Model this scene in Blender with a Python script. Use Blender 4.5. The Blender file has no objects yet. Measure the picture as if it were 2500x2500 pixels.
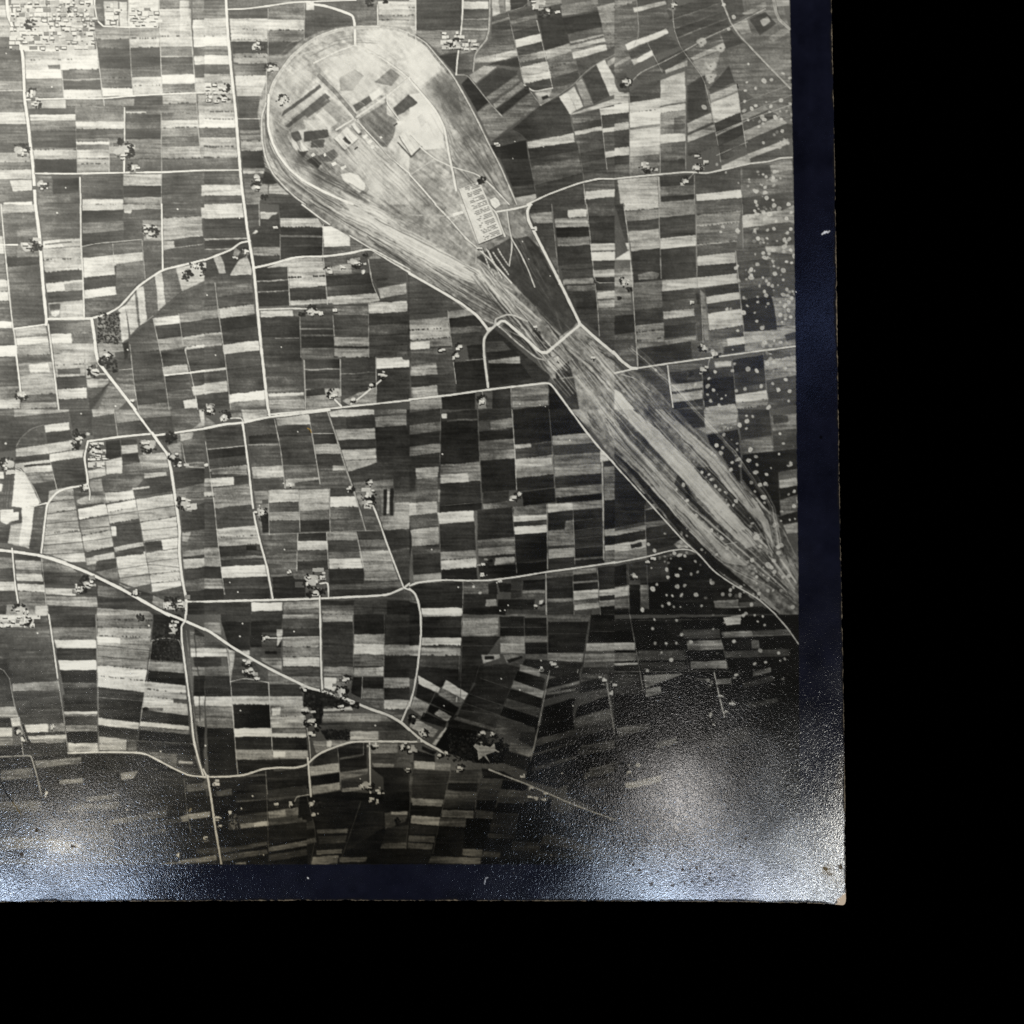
import bpy, math, random
import numpy as np

# ------------------------------------------------------------------ camera, world, lamps, exposure
sc = bpy.context.scene
PX = 1e-4                       # one unit of the survey grid used below = 0.1 mm on the table
CAM_H = 0.5
cam = bpy.data.cameras.new('camera'); camo = bpy.data.objects.new('camera', cam)
sc.collection.objects.link(camo); sc.camera = camo
camo.location = (0, 0, CAM_H); cam.sensor_width = 36; cam.lens = 36 * CAM_H / 0.25
cam.clip_start = 0.01; cam.clip_end = 20
world = bpy.data.worlds.new('World'); sc.world = world; world.use_nodes = True
world.node_tree.nodes['Background'].inputs[0].default_value = (0.5, 0.55, 0.7, 1)
world.node_tree.nodes['Background'].inputs[1].default_value = 0.01
sc.view_settings.view_transform = 'Standard'; sc.view_settings.look = 'None'
sc.cycles.use_denoising = False      # the sparkle of the glossy grain is real detail, not noise
sc.view_settings.exposure = 0.0; sc.view_settings.gamma = 1.0


def area_lamp(name, loc, target, sx, sy, power, col):
    l = bpy.data.lights.new(name, 'AREA'); l.shape = 'RECTANGLE'; l.size = sx; l.size_y = sy
    l.energy = power; l.color = col
    o = bpy.data.objects.new(name, l); sc.collection.objects.link(o); o.location = loc
    from mathutils import Vector
    d = Vector(target) - Vector(loc)
    o.rotation_euler = d.to_track_quat('-Z', 'Y').to_euler()
    return o


# a ceiling lamp lights the print; the panes of a skylight mirror in the glossy lower edge
WIN_H = 0.8
K = (CAM_H + WIN_H) / CAM_H


def pane_or_strip(x0, y0, x1, y1, gain, col):
    cx, cy = (x0 + x1) / 2, (y0 + y1) / 2
    sx, sy = (x1 - x0) * PX * K, (y1 - y0) * PX * K
    at = ((cx - 1250) * PX, (1250 - cy) * PX, 0)
    return ('skylight_pane', (at[0] * K, at[1] * K, WIN_H), at, sx, sy, gain * sx * sy * math.pi, col)


LAMPS = [
    ('room_lamp', (-0.95, 1.32, 1.2), (0, 0, 0), 0.95, 0.8, 62.0, (1.0, 0.985, 0.95)),
    pane_or_strip(1590, 1880, 1730, 2020, 22, (1.0, 0.95, 0.9)),
    pane_or_strip(1500, 2230, 1660, 2370, 62, (0.64, 0.79, 1.0)),
    pane_or_strip(1720, 2240, 1860, 2380, 56, (0.68, 0.78, 1.0)),
    pane_or_strip(1930, 2230, 2060, 2370, 66, (0.88, 0.95, 1.0)),
    pane_or_strip(2120, 1980, 2260, 2140, 62, (1.0, 0.98, 0.9)),
    pane_or_strip(1850, 2020, 1930, 2100, 20, (0.86, 0.92, 1.0)),
    pane_or_strip(120, 1980, 230, 2090, 22, (1.0, 0.95, 0.88)),
    pane_or_strip(-60, 2230, 90, 2350, 105, (0.64, 0.78, 1.0)),
    pane_or_strip(160, 2230, 270, 2340, 80, (0.58, 0.74, 1.0)),
    pane_or_strip(2090, -100, 2130, 1560, 2.2, (0.32, 0.46, 1.0)),  # added strip lamp, unseen: gives the right border its blue sheen
]
for a in LAMPS: area_lamp(*a)

INK_GAIN = 1.0
PEB_SCALE, PEB_STR, PEB_DIST = 1950, 1.0, 1.35e-5
ROUGH = (0.09, 0.12)
SHEET_T = 3.0                    # thickness of the sheet in 0.1 mm


def CURL(px, py):                # height of the sheet over the table in 0.1 mm
    return 4 + 0 * px


DATA = """
T 0 0 3.864
C 0,0 0,865|45,0 130,270 205,420 220,860|0 -5|60:5 155:8 260:7 355:7 460:4 580:4h 685:4 780:4 865:6
C 0,865 0,1610|225,865 305,1610|-5 -5|970:4 1070:4 1180:8 1280:4 1360:4 1450:3 1535:6 1610:4
C 0,1610 0,1932|310,1610 330,1932|-5 -5|1700:7 1810:4 1932:4
P 8:100,1710 310,1700 310,1795 130,1810
P 9:40,1915 310,1905 310,1932 40,1932
P 8:70,0 900,0 895,480 230,490 150,300
V 0.8:90,0,890,470
P 5:900,50 970,45 985,245 910,245
P 3:905,210 985,205 985,245 910,245
P 8:985,20 1120,20 1125,255 995,250
P 8:1130,20 1200,20 1210,260 1135,260
P 8:1210,0 1495,0 1505,260 1215,265
V 0.9:990,30,1120,250
V 0.9:1215,70,1495,260
C 900,270 940,620 975,910|1220,270 1240,620 1260,910|0 0|375:6h 465:4h 545:3 650:3h 740:4h 835:4h 910:9
C 980,930 985,1010|1535,895 1540,990|-20 -10|1010:3
C 1225,270 1240,620 1265,910|1505,270 1520,620 1540,900|0 -5|370:6h 455:8 540:3 635:3 730:4 815:8h 905:7
C 1495,0 1510,270 1540,890|1800,0 1805,270 1850,880|0 -5|90:5 180:7 260:7 350:7h 450:8 530:5 545:7 635:3 715:4 800:9 885:5
P 8:1700,10 1785,10 1790,350 1700,350
C 1790,0 1850,880|1932,0 1932,880|0 0|190:5 270:8 360:7 450:9 530:4 615:9 735:3 880:7
C 240,490 260,940|580,485 605,930|-5 -5|575:7h 665:7 750:9 930:5
P 4:455,618 575,615 580,660 465,655
C 560,480 610,930|915,460 970,925|-10 0|570:8h 665:8h 750:3 765:5 850:2 930:7
C 265,950 265,1030|625,945 625,1020|-5 -5|1030:7
C 630,945 640,1010|1270,930 1270,1005|-10 -5|1010:4
C 280,1030 340,1640|715,1020 735,1640|-5 0|1085:3 1145:9 1245:5 1330:3 1400:3 1420:5h 1510:7 1640:2
C 715,1010 735,1640|1180,1010 1175,1640|-5 0|1085:4 1155:5 1225:8 1310:4 1345:6 1370:9 1415:5 1500:8 1550:6h 1640:6
P 5:1035,1310 1300,1320 1320,1500 1035,1510
P 4:1040,1510 1170,1510 1170,1630 1040,1630
C 1180,1000 1190,1090|1385,1000 1385,1085|0 0|1035:3 1055:4 1075:8 1090:4
C 1190,1090 1190,1640|1525,1080 1530,1635|-5 -5|1160:3 1225:4 1315:3 1410:5 1505:5h 1640:4
P 5:1190,1320 1310,1320 1320,1500 1190,1510
C 1385,1000 1385,1085|1860,980 1865,1080|-10 -5|1080:4h
C 1540,900 1545,1000|1855,890 1860,980|-10 -10|985:6h
C 1525,1080 1540,1640|1870,1060 1900,1610|-10 -10|1145:5 1215:7h 1300:5 1395:4 1505:6h 1640:4
C 1870,900 1900,1610|1932,890 1932,1610|0 0|980:6 1070:6 1140:7 1215:8 1300:4 1400:7 1500:6 1610:4
P 5:340,1650 490,1650 500,1840 350,1870
P 2:500,1690 755,1685 750,1820 505,1835
P 4:365,1865 760,1825 765,1932 365,1932
C 775,1650 780,1932|1165,1650 1165,1932|0 0|1880:4 1932:8
P 3:785,1790 1165,1790 1165,1870 785,1870
C 1170,1645 1175,1932|1525,1640 1530,1932|0 0|1760:7 1865:3 1932:6
C 1535,1640 1535,1932|1932,1620 1932,1932|-20 -10|1850:4 1932:4
P 8:1900,1755 1932,1750 1932,1850 1905,1850
R 28 9:45,0 75,130 130,270 200,420 225,560 232,750 238,950 270,1150 290,1350 310,1500 325,1680 340,1932
R 13 9:245,945 600,935 980,935 1270,908 1530,893 1932,880
R 16 9:340,1640 700,1643 1200,1632 1530,1630 1932,1610
R 10 8:0,865 220,858
R 10 8:895,250 905,370 940,620 970,870 990,1000
R 9 8:580,490 590,680 610,930
R 9 7:1210,0 1225,300 1240,620 1260,900
R 9 8:1495,0 1515,400 1535,900
R 8 7:1525,1080 1530,1640 1525,1932
R 9 8:1800,200 1820,480 1850,880
R 8 7:1855,960 1870,1150 1890,1400
R 13 8:1180,1020 1180,1330
R 16 9:1180,1450 1175,1630
R 6 6:715,1040 735,1640
R 6 7:1035,1330 1035,1620
R 14 8:760,1680 768,1932
R 12 9:455,0 460,220
R 10 9:715,260 715,440
R 14 9:890,0 900,250 1220,265 1490,260
F 60:320,890
F 55:340,985
F 85:205,1430
F 110:1160,1430
F 55:1270,1580
F 60:400,1740
G 60:280,240
G 25:645,105
G 40:1140,1340
B 12 9:495,825 625,1775 65,510 450,1780
T 500 0 3.864
C 0,0 0,1612|185,0 215,250 255,700 325,1600|0 0|85:4 180:5 260:8 350:7h 440:9 525:5 615:9 700:4 720:6 890:7 1000:6 1060:6h 1130:7h 1210:9 1300:4 1390:7h 1490:7h 1612:4
V 0.5:0,780,110,980
C 0,1615 0,1932|340,1610 370,1932|0 0|1745:4 1850:8 1932:4
C 210,0 235,180|950,20 950,190|-60 10|85:4 185:4
C 235,180 270,520 310,920|600,180 590,520 580,920|0 0|290:8 380:9 395:7 510:3 545:6 605:6h 720:5 820:8 910:7
C 310,910 360,1590|580,910 535,1100 545,1400 570,1590|0 0|1000:4 1120:3 1235:3 1335:5 1430:7 1590:2
C 600,90 600,640|945,60 940,180 940,640|0 0|190:5 290:9h 400:5h 520:3 640:5
P 4:950,100 1380,170 1390,250 1150,300 945,410
P 4:1040,20 1630,10 1635,240 1450,240 1440,140 1130,55
C 1640,20 1640,260|1932,20 1932,300|0 10|90:8 150:7h 195:6h 250:7 300:6
C 360,1590 390,1932|560,1590 600,1720 600,1932|0 0|1620:6 1640:8 1730:4 1932:5
P 2:560,1620 620,1640 690,1740 550,1740
P 7:610,1740 690,1735 800,1840 605,1830
P 3:610,1840 800,1850 900,1932 520,1932 530,1890
X 500,1060 530,900 600,740 720,560 900,400 1060,310 1250,260 1420,245 1700,245 1932,290 1932,1932 980,1932 760,1790 640,1640 570,1480 535,1280
M 6.8 0.13:600,960 650,790 720,680 820,540 950,430 1080,350 1250,290 1420,265 1650,265 1932,300 1932,1932 980,1932 760,1790 640,1640 570,1480 540,1280 550,1100
M 7.7 0.11:1440,300 1800,270 1932,320 1932,700 1850,660 1520,450
M 7.3 0.1:1050,600 1420,440 1840,700 1700,830 1400,1000 1270,860
M 6 0.12:640,830 1000,600 1060,700 1050,800 700,1100 600,1060
P 5:1270,740 1420,660 1500,720 1400,860 1280,860
P 5:1600,780 1760,650 1840,720 1760,820
P 2:750,1050 1090,800 1105,830 720,1110
P 7:725,1140 1100,840 1130,865 745,1175
P 3:760,1190 1140,880 1190,920 790,1210
P 6:790,1220 950,1090 970,1120 810,1240
P 3:940,1090 1170,940 1190,960 970,1120
P 6:1050,1060 1190,960 1320,1090 1180,1220
P 8:1050,1090 1120,1030 1260,1160 1170,1225
P 8:930,1140 1100,1140 1150,1220 960,1240
P 8:880,1235 960,1230 930,1310
P 2:935,1250 1160,1225 1170,1290 1130,1310 940,1340
P 3:810,1260 880,1240 920,1320 850,1350
P 3:1010,1330 1130,1320 1120,1400 1000,1400
P 9:820,1310 870,1350 900,1420 835,1420
P 9:910,1340 985,1425 900,1430
P 7:1150,1310 1260,1430 1280,1480 1250,1510 1130,1400
P 1:1020,1480 1110,1550 1070,1595 960,1520
P 2:880,1430 980,1430 930,1490
P 4:1070,1480 1220,1410 1270,1470 1200,1530 1130,1530
P 4:1450,1130 1720,960 1720,1080 1830,1150 1780,1300 1720,1390 1640,1390
P 3:1400,1000 1550,910 1580,960 1430,1060
M 8 0.1:1820,1120 1932,1080 1932,1932 1820,1600 1720,1400 1780,1300
M 7 0.12:1480,1300 1720,1420 1932,1650 1932,1932 1650,1932 1540,1800 1400,1600
S 8 40 0.5:650,1100 700,1350 830,1560 1050,1720 1350,1850 1550,1932/600,1100 640,1350 760,1600 950,1780 1150,1880 1300,1932
S 5 24 0.6:640,1080 760,1300 900,1480 1150,1620 1400,1740/660,1250 800,1500 1000,1650 1300,1800
S 4 12 0.6:560,1150 590,1400 700,1640 860,1800 1000,1932/590,1050 610,1300 740,1560 900,1740 1100,1860
P 9:1225,1310 1345,1200 1450,1310 1325,1425
P 2:1300,1310 1325,1290 1385,1350 1360,1375
P 9:1380,1180 1410,1160 1475,1250 1450,1270
P 3:1450,1260 1475,1250 1490,1270 1465,1290
P 9:1480,1290 1500,1275 1590,1380 1570,1400
P 9:1285,1650 1370,1635 1450,1660 1515,1740 1510,1790 1465,1815 1400,1780 1320,1720
P 9:1550,900 1640,845 1670,895 1580,960
R 44 4:1080,720 1250,890 1430,1110
R 10 7:1200,790 1420,1060
R 26 9:180,0 215,250 255,700 290,1000 325,1450 350,1750 375,1932
R 14 9:215,95 390,90 620,60 800,32 960,22 1425,5
R 24 9:1000,45 1130,60 1250,95 1395,150 1415,220 1420,430
P 9:955,20 1035,25 1035,100 960,100
R 15 8:1420,430 1250,490 1030,600
R 18 8:1420,430 1520,470 1700,570 1850,680 1932,750
R 12 9:0,1612 325,1608
R 12 8:1630,50 1635,240
R 6 7:600,90 600,620
R 8 8:590,520 580,950
R 6 7:945,30 940,380
R 10 8:320,1125 530,1125
R 8 8:235,395 590,395
R 34 7:1932,330 1800,280 1650,265 1420,265 1250,290 1080,350 950,430 820,540 720,680 650,790 610,930
R 22 9:605,900 600,1050 600,1200 640,1350 700,1470 800,1600 920,1700 1080,1790 1250,1870 1400,1932
R 16 7:580,980 540,1100 540,1300 570,1480 640,1640 740,1750 850,1860 950,1932
R 20 8:1430,1110 1590,1000 1760,880 1932,740
R 16 8:1240,1230 1400,1130
R 10 8:1230,1260 1400,1480 1550,1700
R 14 9:1440,1150 1600,1320 1760,1500 1932,1640
R 12 8:1720,900 1720,980 1840,1140
R 10 5:1420,1080 1440,1160 1900,1640
F 70:500,450
F 60:630,650
F 50:490,1690
F 50:480,1770
F 55:185,830
F 50:185,940
F 60:740,950
G 45:1560,30
G 25:1700,20
G 40:570,1870
T 1000 0 3.864
C 0,0 0,330|60,0 60,330|0 0|80:7 150:7h 250:6 330:7
P 3:65,0 510,0 480,290 65,300
P 5:65,295 480,290 440,480 300,520 160,400 65,330
V 0.7:280,290,500,480
V 0.6:490,370,600,500
C 515,0 490,290|745,0 745,290|0 0|20:5 95:9 180:4 195:6 275:4 295:7
P 5:500,290 745,290 740,340 620,480 480,520
P 2:280,530 445,500 430,690 330,590
P 4:460,520 610,510 590,690 440,700
P 8:765,0 800,0 850,130 780,155
P 6:800,0 870,0 900,115 850,130
P 8:890,0 930,0 950,100 905,115
P 2:930,0 1120,0 1120,60 955,100
P 5:1120,0 1430,0 1430,60 1190,90 1110,60
C 775,160 770,380 640,500 620,600|930,130 980,370 1040,600|-50 -40|210:3 235:5 320:3 380:3 460:4 600:4
P 7:815,520 1015,470 1025,540 820,585
P 6:610,560 815,520 820,585 620,600
P 2:780,600 1030,555 1040,640 740,615
C 930,130 990,370 1040,620 1080,800|1190,90 1230,320 1300,580 1335,740|-60 -60|200:3 240:5 310:4 380:2 458:9 540:3 600:6 640:4 735:7 800:9
C 1190,90 1280,500 1330,720 1355,840|1430,60 1510,430 1570,560 1600,720|-50 -80|190:2 480:1 560:6 650:4 750:5 840:3
C 1420,60 1440,180 1510,400 1545,560|1770,0 1800,210 1840,330 1860,470|-60 -80|100:5 160:5 180:3 330:1 400:3 420:6 435:4 475:7 500:4 560:8
C 1770,70 1860,470|1932,20 1932,450|-40 -30|150:6 250:5 350:5 470:4
P 3:1770,0 1932,0 1932,25 1780,60
P 3:1570,570 1860,480 1932,440 1932,520 1700,640 1620,730
P 3:1090,800 1340,740 1600,720 1560,780 1350,830 1170,870
P 5:1170,870 1350,830 1540,800 1400,900 1230,1000
P 7:1180,880 1340,840 1320,910 1220,940
P 1:1245,920 1300,900 1315,925 1260,950
P 2:970,1220 1220,1010 1410,920 1510,1085 1545,1260 1110,1330 1060,1280
P 8:1410,920 1490,870 1570,1040 1510,1085
P 8:1490,870 1550,820 1640,1010 1575,1040
P 6:1565,790 1620,740 1735,990 1650,1010
P 2:1630,730 1760,620 1885,910 1740,985
P 8:1760,610 1840,570 1932,740 1932,900 1890,910
P 3:1850,600 1932,560 1932,720
P 6:1860,590 1932,540 1932,600 1870,640
P 7:1510,1085 1932,935 1932,990 1530,1090
P 6:560,720 700,625 820,640 620,790
P 2:630,800 830,650 1020,670 1010,710 720,920
P 5:720,920 1020,715 1040,770 770,960
P 4:770,960 1040,770 1060,780 790,985
P 6:790,985 1060,780 1085,820 810,1030
P 1:820,1035 1090,830 1140,870 870,1090
P 5:880,1095 1140,885 1225,1005 950,1200
P 5:640,1070 760,980 880,1095 950,1200 770,1340
P 1:490,800 555,735 745,970 640,1060
P 3:770,1340 970,1220 1070,1300 880,1380
P 2:740,1370 880,1380 860,1500 810,1480
P 1:870,1380 1100,1330 1120,1520 860,1500
P 8:1105,1345 1550,1260 1560,1340 1120,1410
C 1120,1410 1190,1900|1590,1340 1640,1760|-70 -140|1500:2 1580:3 1760:4 1900:3
P 2:850,1500 1120,1500 1180,1740 970,1770
P 3:970,1770 1180,1740 1195,1830 990,1870
P 7:985,1870 1190,1830 1195,1890 1110,1932 1010,1932
P 3:1130,1932 1195,1870 1640,1740 1660,1932
C 1530,1090 1610,1540 1650,1740|1790,1030 1860,1600 1870,1690|-50 -40|1180:4 1240:3 1285:8 1370:4 1450:3 1540:3 1640:3 1740:3
C 1790,1030 1870,1620|1932,1010 1932,1610|-20 -10|1100:9 1220:3 1260:8 1440:4 1495:8 1620:3
P 3:1640,1660 1932,1620 1932,1690 1780,1690 1650,1730
P 4:1640,1740 1932,1690 1932,1790 1650,1810
P 8:1660,1810 1932,1790 1932,1860 1650,1885
P 3:1660,1885 1932,1860 1932,1932 1670,1932
X 0,250 70,360 160,410 290,560 420,720 540,930 660,1160 760,1370 870,1580 1020,1932 0,1932
M 6.3 0.13:0,330 70,360 160,420 270,560 400,720 520,930 640,1160 740,1370 850,1580 1000,1932 0,1932
M 8 0.1:0,330 160,420 270,560 300,660 100,830 0,760
M 5 0.1:110,850 300,680 430,760 640,1160 740,1370 650,1350 330,1180 250,1050
M 9 0.06:0,900 110,880 250,1050 320,1220 330,1400 130,1420 0,1300
M 4 0.1:300,960 400,800 460,900 500,1100 420,1080
S 7 40 0.7:250,850 450,1150 700,1450 960,1900/330,1200 400,1500 640,1650 900,1932
S 4 24 0.7:300,850 480,1150 700,1420 900,1800/350,1200 430,1500 640,1620 850,1850
P 6:75,1110 120,1080 160,1160 110,1210
P 7:440,1780 660,1720 760,1932 490,1932
R 40 5:0,335 70,365 160,425 270,565 400,720 520,930 640,1160 740,1370 850,1580 1000,1932
R 12 7:0,325 70,355 160,415 280,560 410,720 530,930 650,1160 750,1370 860,1580 1010,1932
R 20 9:0,755 110,880 250,1050 330,1210 370,1450 410,1640 440,1800
R 14 9:440,710 450,580 480,350 500,150 515,0
R 9 7:440,710 545,715 630,820 750,970 870,1100
R 13 9:0,1650 100,1760 250,1932
R 12 8:0,1280 130,1420 250,1510 400,1580 620,1640 740,1720 940,1932
R 9 8:0,1660 240,1500
R 10 9:60,0 60,430
R 16 6:755,0 757,340 620,510 610,570 600,680
R 14 9:1110,1932 1300,1840 1600,1730 1780,1690 1932,1690
R 8 8:1640,1740 1660,1932
R 8 6:930,130 1040,620 1085,800 1240,1000
R 7 8:1200,200 1350,840
R 5 5:1100,1340 1200,1880
R 5 5:1590,1350 1650,1740
R 7 7:1800,1050 1860,1600
R 8 6:1230,1000 1420,890 1550,800 1640,700 1760,610 1932,520
R 6 6:780,155 930,115 1120,60 1430,0
R 12 7:1080,805 1170,870 1350,835
F 70:450,430
F 70:1190,40
F 45:1300,110
F 20:1395,120
F 22:825,1365
G 45:680,1700
G 60:1270,150
G 20:1110,840
B 9 9:1262,1390 975,1500 993,1340
T 1500 0 3.864
C 0,20 0,410|150,0 240,320|-60 -70|80:5 240:4 410:4
C 150,0 240,360|490,-80 540,260|-90 -90|140:3 260:3 360:3
P 7:175,80 480,10 495,45 185,125
C 490,100 620,450|830,-20 1090,270|-160 -190|190:3 200:5 280:3 288:5 360:3 368:5 450:3
P 4:500,80 530,0 830,0 560,140
P 9:95,430 490,275 510,320 120,480
P 4:0,400 100,420 170,600 0,720
P 3:130,500 310,410 350,470 160,560
P 3:320,410 510,320 620,440 370,530
P 9:205,560 350,480 365,530 215,600
P 7:160,570 200,555 215,600 180,625
P 6:0,610 140,530 160,560 0,640
P 3:380,600 660,460 700,540 450,700
P 7:470,670 690,570 710,620 640,640 480,700
P 4:190,720 440,640 470,700 250,790
P 4:690,490 1040,330 1300,460 1100,600 1150,800 870,890 680,800
P 7:720,550 1040,400 1060,450 740,575
P 3:860,380 980,330 1010,380 900,410
P 2:1000,320 1100,290 1220,410 1050,470
P 6:1100,530 1250,470 1300,520 1120,600
P 6:730,590 1000,480 960,640 850,750
P 7:435,760 660,680 670,890 430,930
P 3:140,880 230,800 430,760 430,930 150,970
P 3:0,700 100,690 150,880 60,900
P 8:0,790 40,870 140,900 0,940
C 0,900 0,1680|135,890 140,1660|-20 -10|990:7 1080:9 1170:3 1240:7 1400:3 1480:8 1560:2 1680:4
C 140,975 145,1650|430,920 430,1640|-45 -20|1075:8 1150:9 1210:8 1235:5 1335:8 1400:9 1480:7 1650:5
C 430,930 430,1640|670,890 665,1620|-40 -20|1000:8 1020:5 1075:9 1190:6 1280:5 1365:8 1450:4 1530:4 1640:3
P 4:560,1120 670,1090 670,1270 560,1260
C 680,810 690,1480|850,730 970,1390|-100 -100|900:2 1170:3 1260:7 1280:4 1350:7 1480:3
P 2:880,850 1000,720 1080,620 1130,780 900,890
P 2:690,810 840,740 880,1060 700,1150
C 890,900 960,1290|1150,800 1220,1180|-100 -110|960:7 980:5 1080:8 1170:9 1290:2
C 950,1270 1000,1550|1220,1150 1250,1400|-120 -140|1290:6 1390:2 1480:3 1550:3
C 1150,800 1250,1480|1660,500 1680,1310|-230 -180|880:4 980:4 1090:4 1150:5 1240:3 1340:6 1480:3
P 4:1060,500 1300,440 1660,840 1680,1200 1160,820
P 7:1250,1460 1640,1310 1640,1360 1270,1500
P 7:1010,1570 1260,1460 1280,1540 1010,1610
P 3:1280,1500 1640,1370 1660,1480 1290,1535
P 4:840,0 1420,0 1650,290 1655,840 1090,250
P 3:840,0 1150,0 1220,160 1090,240
P 6:1200,130 1420,20 1430,70 1230,160
P 6:1460,0 1650,0 1650,60 1500,70
P 2:1270,190 1420,120 1520,230 1370,340
P 6:1370,200 1440,160 1470,210 1400,260
P 6:1110,250 1250,190 1290,310 1200,330
P 6:1450,360 1640,240 1650,310 1490,400
P 3:0,1700 30,1700 50,1932 0,1932
P 7:30,1700 415,1665 430,1932 55,1932
C 425,1670 435,1932|755,1650 755,1932|-20 -20|1760:2 1860:5 1932:2
P 3:770,1640 1190,1590 1200,1800 770,1840
P 9:770,1840 1190,1795 1200,1870 775,1900
P 3:775,1900 1200,1870 1200,1932 770,1932
P 4:1190,1590 1660,1500 1690,1932 1200,1932
P 6:1460,1570 1670,1520 1680,1610 1480,1625
P 3:1200,1560 1460,1560 1480,1680 1210,1700
R 17 6:820,0 1090,250 1430,610 1655,840
R 30 6:1410,0 1520,160 1650,280
R 16 8:0,1690 300,1660 690,1625 860,1640 1050,1600 1280,1545 1450,1530 1560,1495 1670,1490
R 10 7:150,790 240,690 480,580 740,440 850,370 1090,260 1420,90
R 9 7:700,1690 755,1630
R 6 7:540,0 550,250 620,450 700,560 850,760 960,1280 1000,1530
R 8 6:140,880 145,1640
R 8 7:430,1150 430,1640
R 8 6:670,1000 670,1600
R 6 6:160,0 235,320 180,450
R 6 7:310,410 370,530 450,690
R 6 7:1150,820 1240,1400
R 6 6:1180,980 1670,800
R 6 6:1190,1095 1670,900
R 8 7:950,1260 1220,1150 1670,990
R 6 6:1230,1240 1670,1100
R 8 7:960,1470 1250,1345
R 16 6:415,1680 430,1932
R 10 6:750,1660 755,1932
R 6 5:1190,1600 1200,1932
F 55:110,780
F 30:560,50
F 75:300,1570
F 60:770,1590
F 45:660,1710
F 30:780,1480
F 25:855,1530
O 45:815,410
O 45:905,630
O 50:910,730
O 35:1000,460
G 25:80,820
B 20 9:1030,50 1125,170 1075,280 1410,770 1480,760 1250,780 1230,860 1590,700 1650,740 1330,840 1430,970 1470,1010 1570,950 1330,1000 1220,1050 1290,1030 1260,1140 1360,1200 1510,1110 1570,1130 1415,1135 1580,1240 1400,1350 1225,960 1400,1650 1495,1680 845,1015 1260,610 1390,1750 1420,1770 1430,1870 1490,1890 1330,1910 1320,1800 1050,1630 1640,1930
T 0 500 3.864
P 7:15,0 330,0 335,70 20,90
C 0,0 0,1340|15,0 40,350 80,720 130,1170 150,1330|0 -5|130:5 300:5 460:8 560:5 715:5 780:9 825:7 915:9 1110:4 1175:9 1340:4
C 25,85 60,550 130,1170|335,70 380,500 430,1140|-15 -30|230:4 500:4 590:3 800:4 910:4 1170:4
P 5:165,240 370,230 370,500 170,500
C 375,0 400,350|765,0 770,330|-10 -30|110:4 250:4 350:4
P 9:410,345 700,320 710,390 410,420
P 7:560,330 770,320 770,390 600,400
P 4:430,372 680,345 680,360 430,385
C 405,420 460,920|775,390 795,900|-30 -20|430:5h 530:7h 640:7 740:3h 830:8 920:3
P 6:610,750 780,730 785,800 620,820
P 6:460,930 570,920 580,1070 465,1075
P 4:470,940 570,935 572,990 475,1000
P 9:485,1010 570,1000 565,1035 530,1055 495,1045
P 7:570,920 790,900 800,1070 580,1075
P 8:780,0 1165,0 1165,50 785,60
C 780,60 785,390|1165,50 1340,330|-5 -60|175:3 280:5 400:3
P 4:1165,50 1535,40 1535,320 1165,330
P 7:1165,0 1535,0 1535,45 1250,50 1240,85 1180,80
P 3:1175,165 1340,160 1340,320 1170,325
C 775,400 790,610 800,1075|1345,340 1370,700 1130,960 1000,1060|-60 -60|505:4 605:8 720:3 810:3 890:3 975:4 1075:4
P 8:785,610 1080,570 1090,660 790,690
P 9:790,810 1095,770 1105,850 795,890
P 7:420,590 780,570 780,520 420,545
P 4:1100,560 1370,530 1380,690 1290,760 1230,850 1140,970 1105,900
P 4:1350,340 1530,340 1535,610 1380,690 1360,500
P 6:1350,150 1530,150 1530,340 1360,340
C 1535,0 1540,620|1900,0 1932,540|0 -80|130:4 230:7 340:7 420:3 430:8 620:4
P 8:1540,345 1645,345 1650,410 1545,420
P 8:1900,30 1932,30 1932,130 1905,130
P 8:1120,985 1190,950 1220,1260 1160,1300
P 8:1190,950 1280,830 1310,1160 1235,1230
P 8:1290,790 1360,770 1390,1100 1330,1140
P 5:1275,840 1295,830 1330,1130 1310,1160
P 8:1465,670 1530,640 1565,940 1500,1000
P 4:1365,760 1460,700 1500,1000 1390,1090
P 4:1535,640 1932,550 1932,740 1720,830 1660,900 1570,950
P 7:1665,600 1880,560 1932,640 1932,720 1720,820 1690,700
P 4:1560,960 1700,850 1932,760 1932,980 1480,1050 1420,1080
C 1450,1070 1520,1400|1700,1040 1750,1370|-25 -40|1145:9 1270:3 1380:6
C 1690,1030 1750,1370|1932,1000 1932,1350|-30 -30|1120:6 1250:3 1270:7 1350:6 1380:8
C 460,1110 510,1400|870,1090 900,1390|-10 -15|1220:4 1310:6 1410:7
P 4:680,1215 880,1210 890,1310 690,1310
P 9:480,1220 675,1215 680,1305 490,1310
C 130,1170 160,1430|440,1140 480,1400|-30 -20|1240:7 1260:5 1330:9 1430:7
C 0,1340 0,1932|160,1330 200,1932|-10 -10|1440:9 1540:4 1720:4 1850:5 1932:7
C 160,1430 210,1932|490,1400 550,1932|-20 -20|1500:5 1620:6 1700:7 1800:7 1870:4 1932:6
P 9:280,1510 460,1500 475,1580 290,1590
C 510,1410 560,1932|800,1390 830,1932|-20 -10|1520:7 1630:7 1740:3h 1840:8 1932:3
P 4:550,1555 760,1540 765,1595 555,1610
P 6:800,1390 920,1400 940,1500 860,1640 820,1640
P 3:860,1600 1000,1580 1000,1640 880,1640
P 7:820,1650 1030,1640 1000,1720 830,1720
P 6:930,1660 1040,1650 1010,1720 920,1720
P 4:830,1720 1000,1720 900,1932 830,1932
P 2:1010,1700 1040,1680 900,1900 870,1932 850,1932 840,1820 880,1830
P 5:1040,1680 1280,1700 1290,1850 1200,1850 1120,1932 930,1932
P 5:920,1080 1120,990 1160,1300 930,1320
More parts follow.
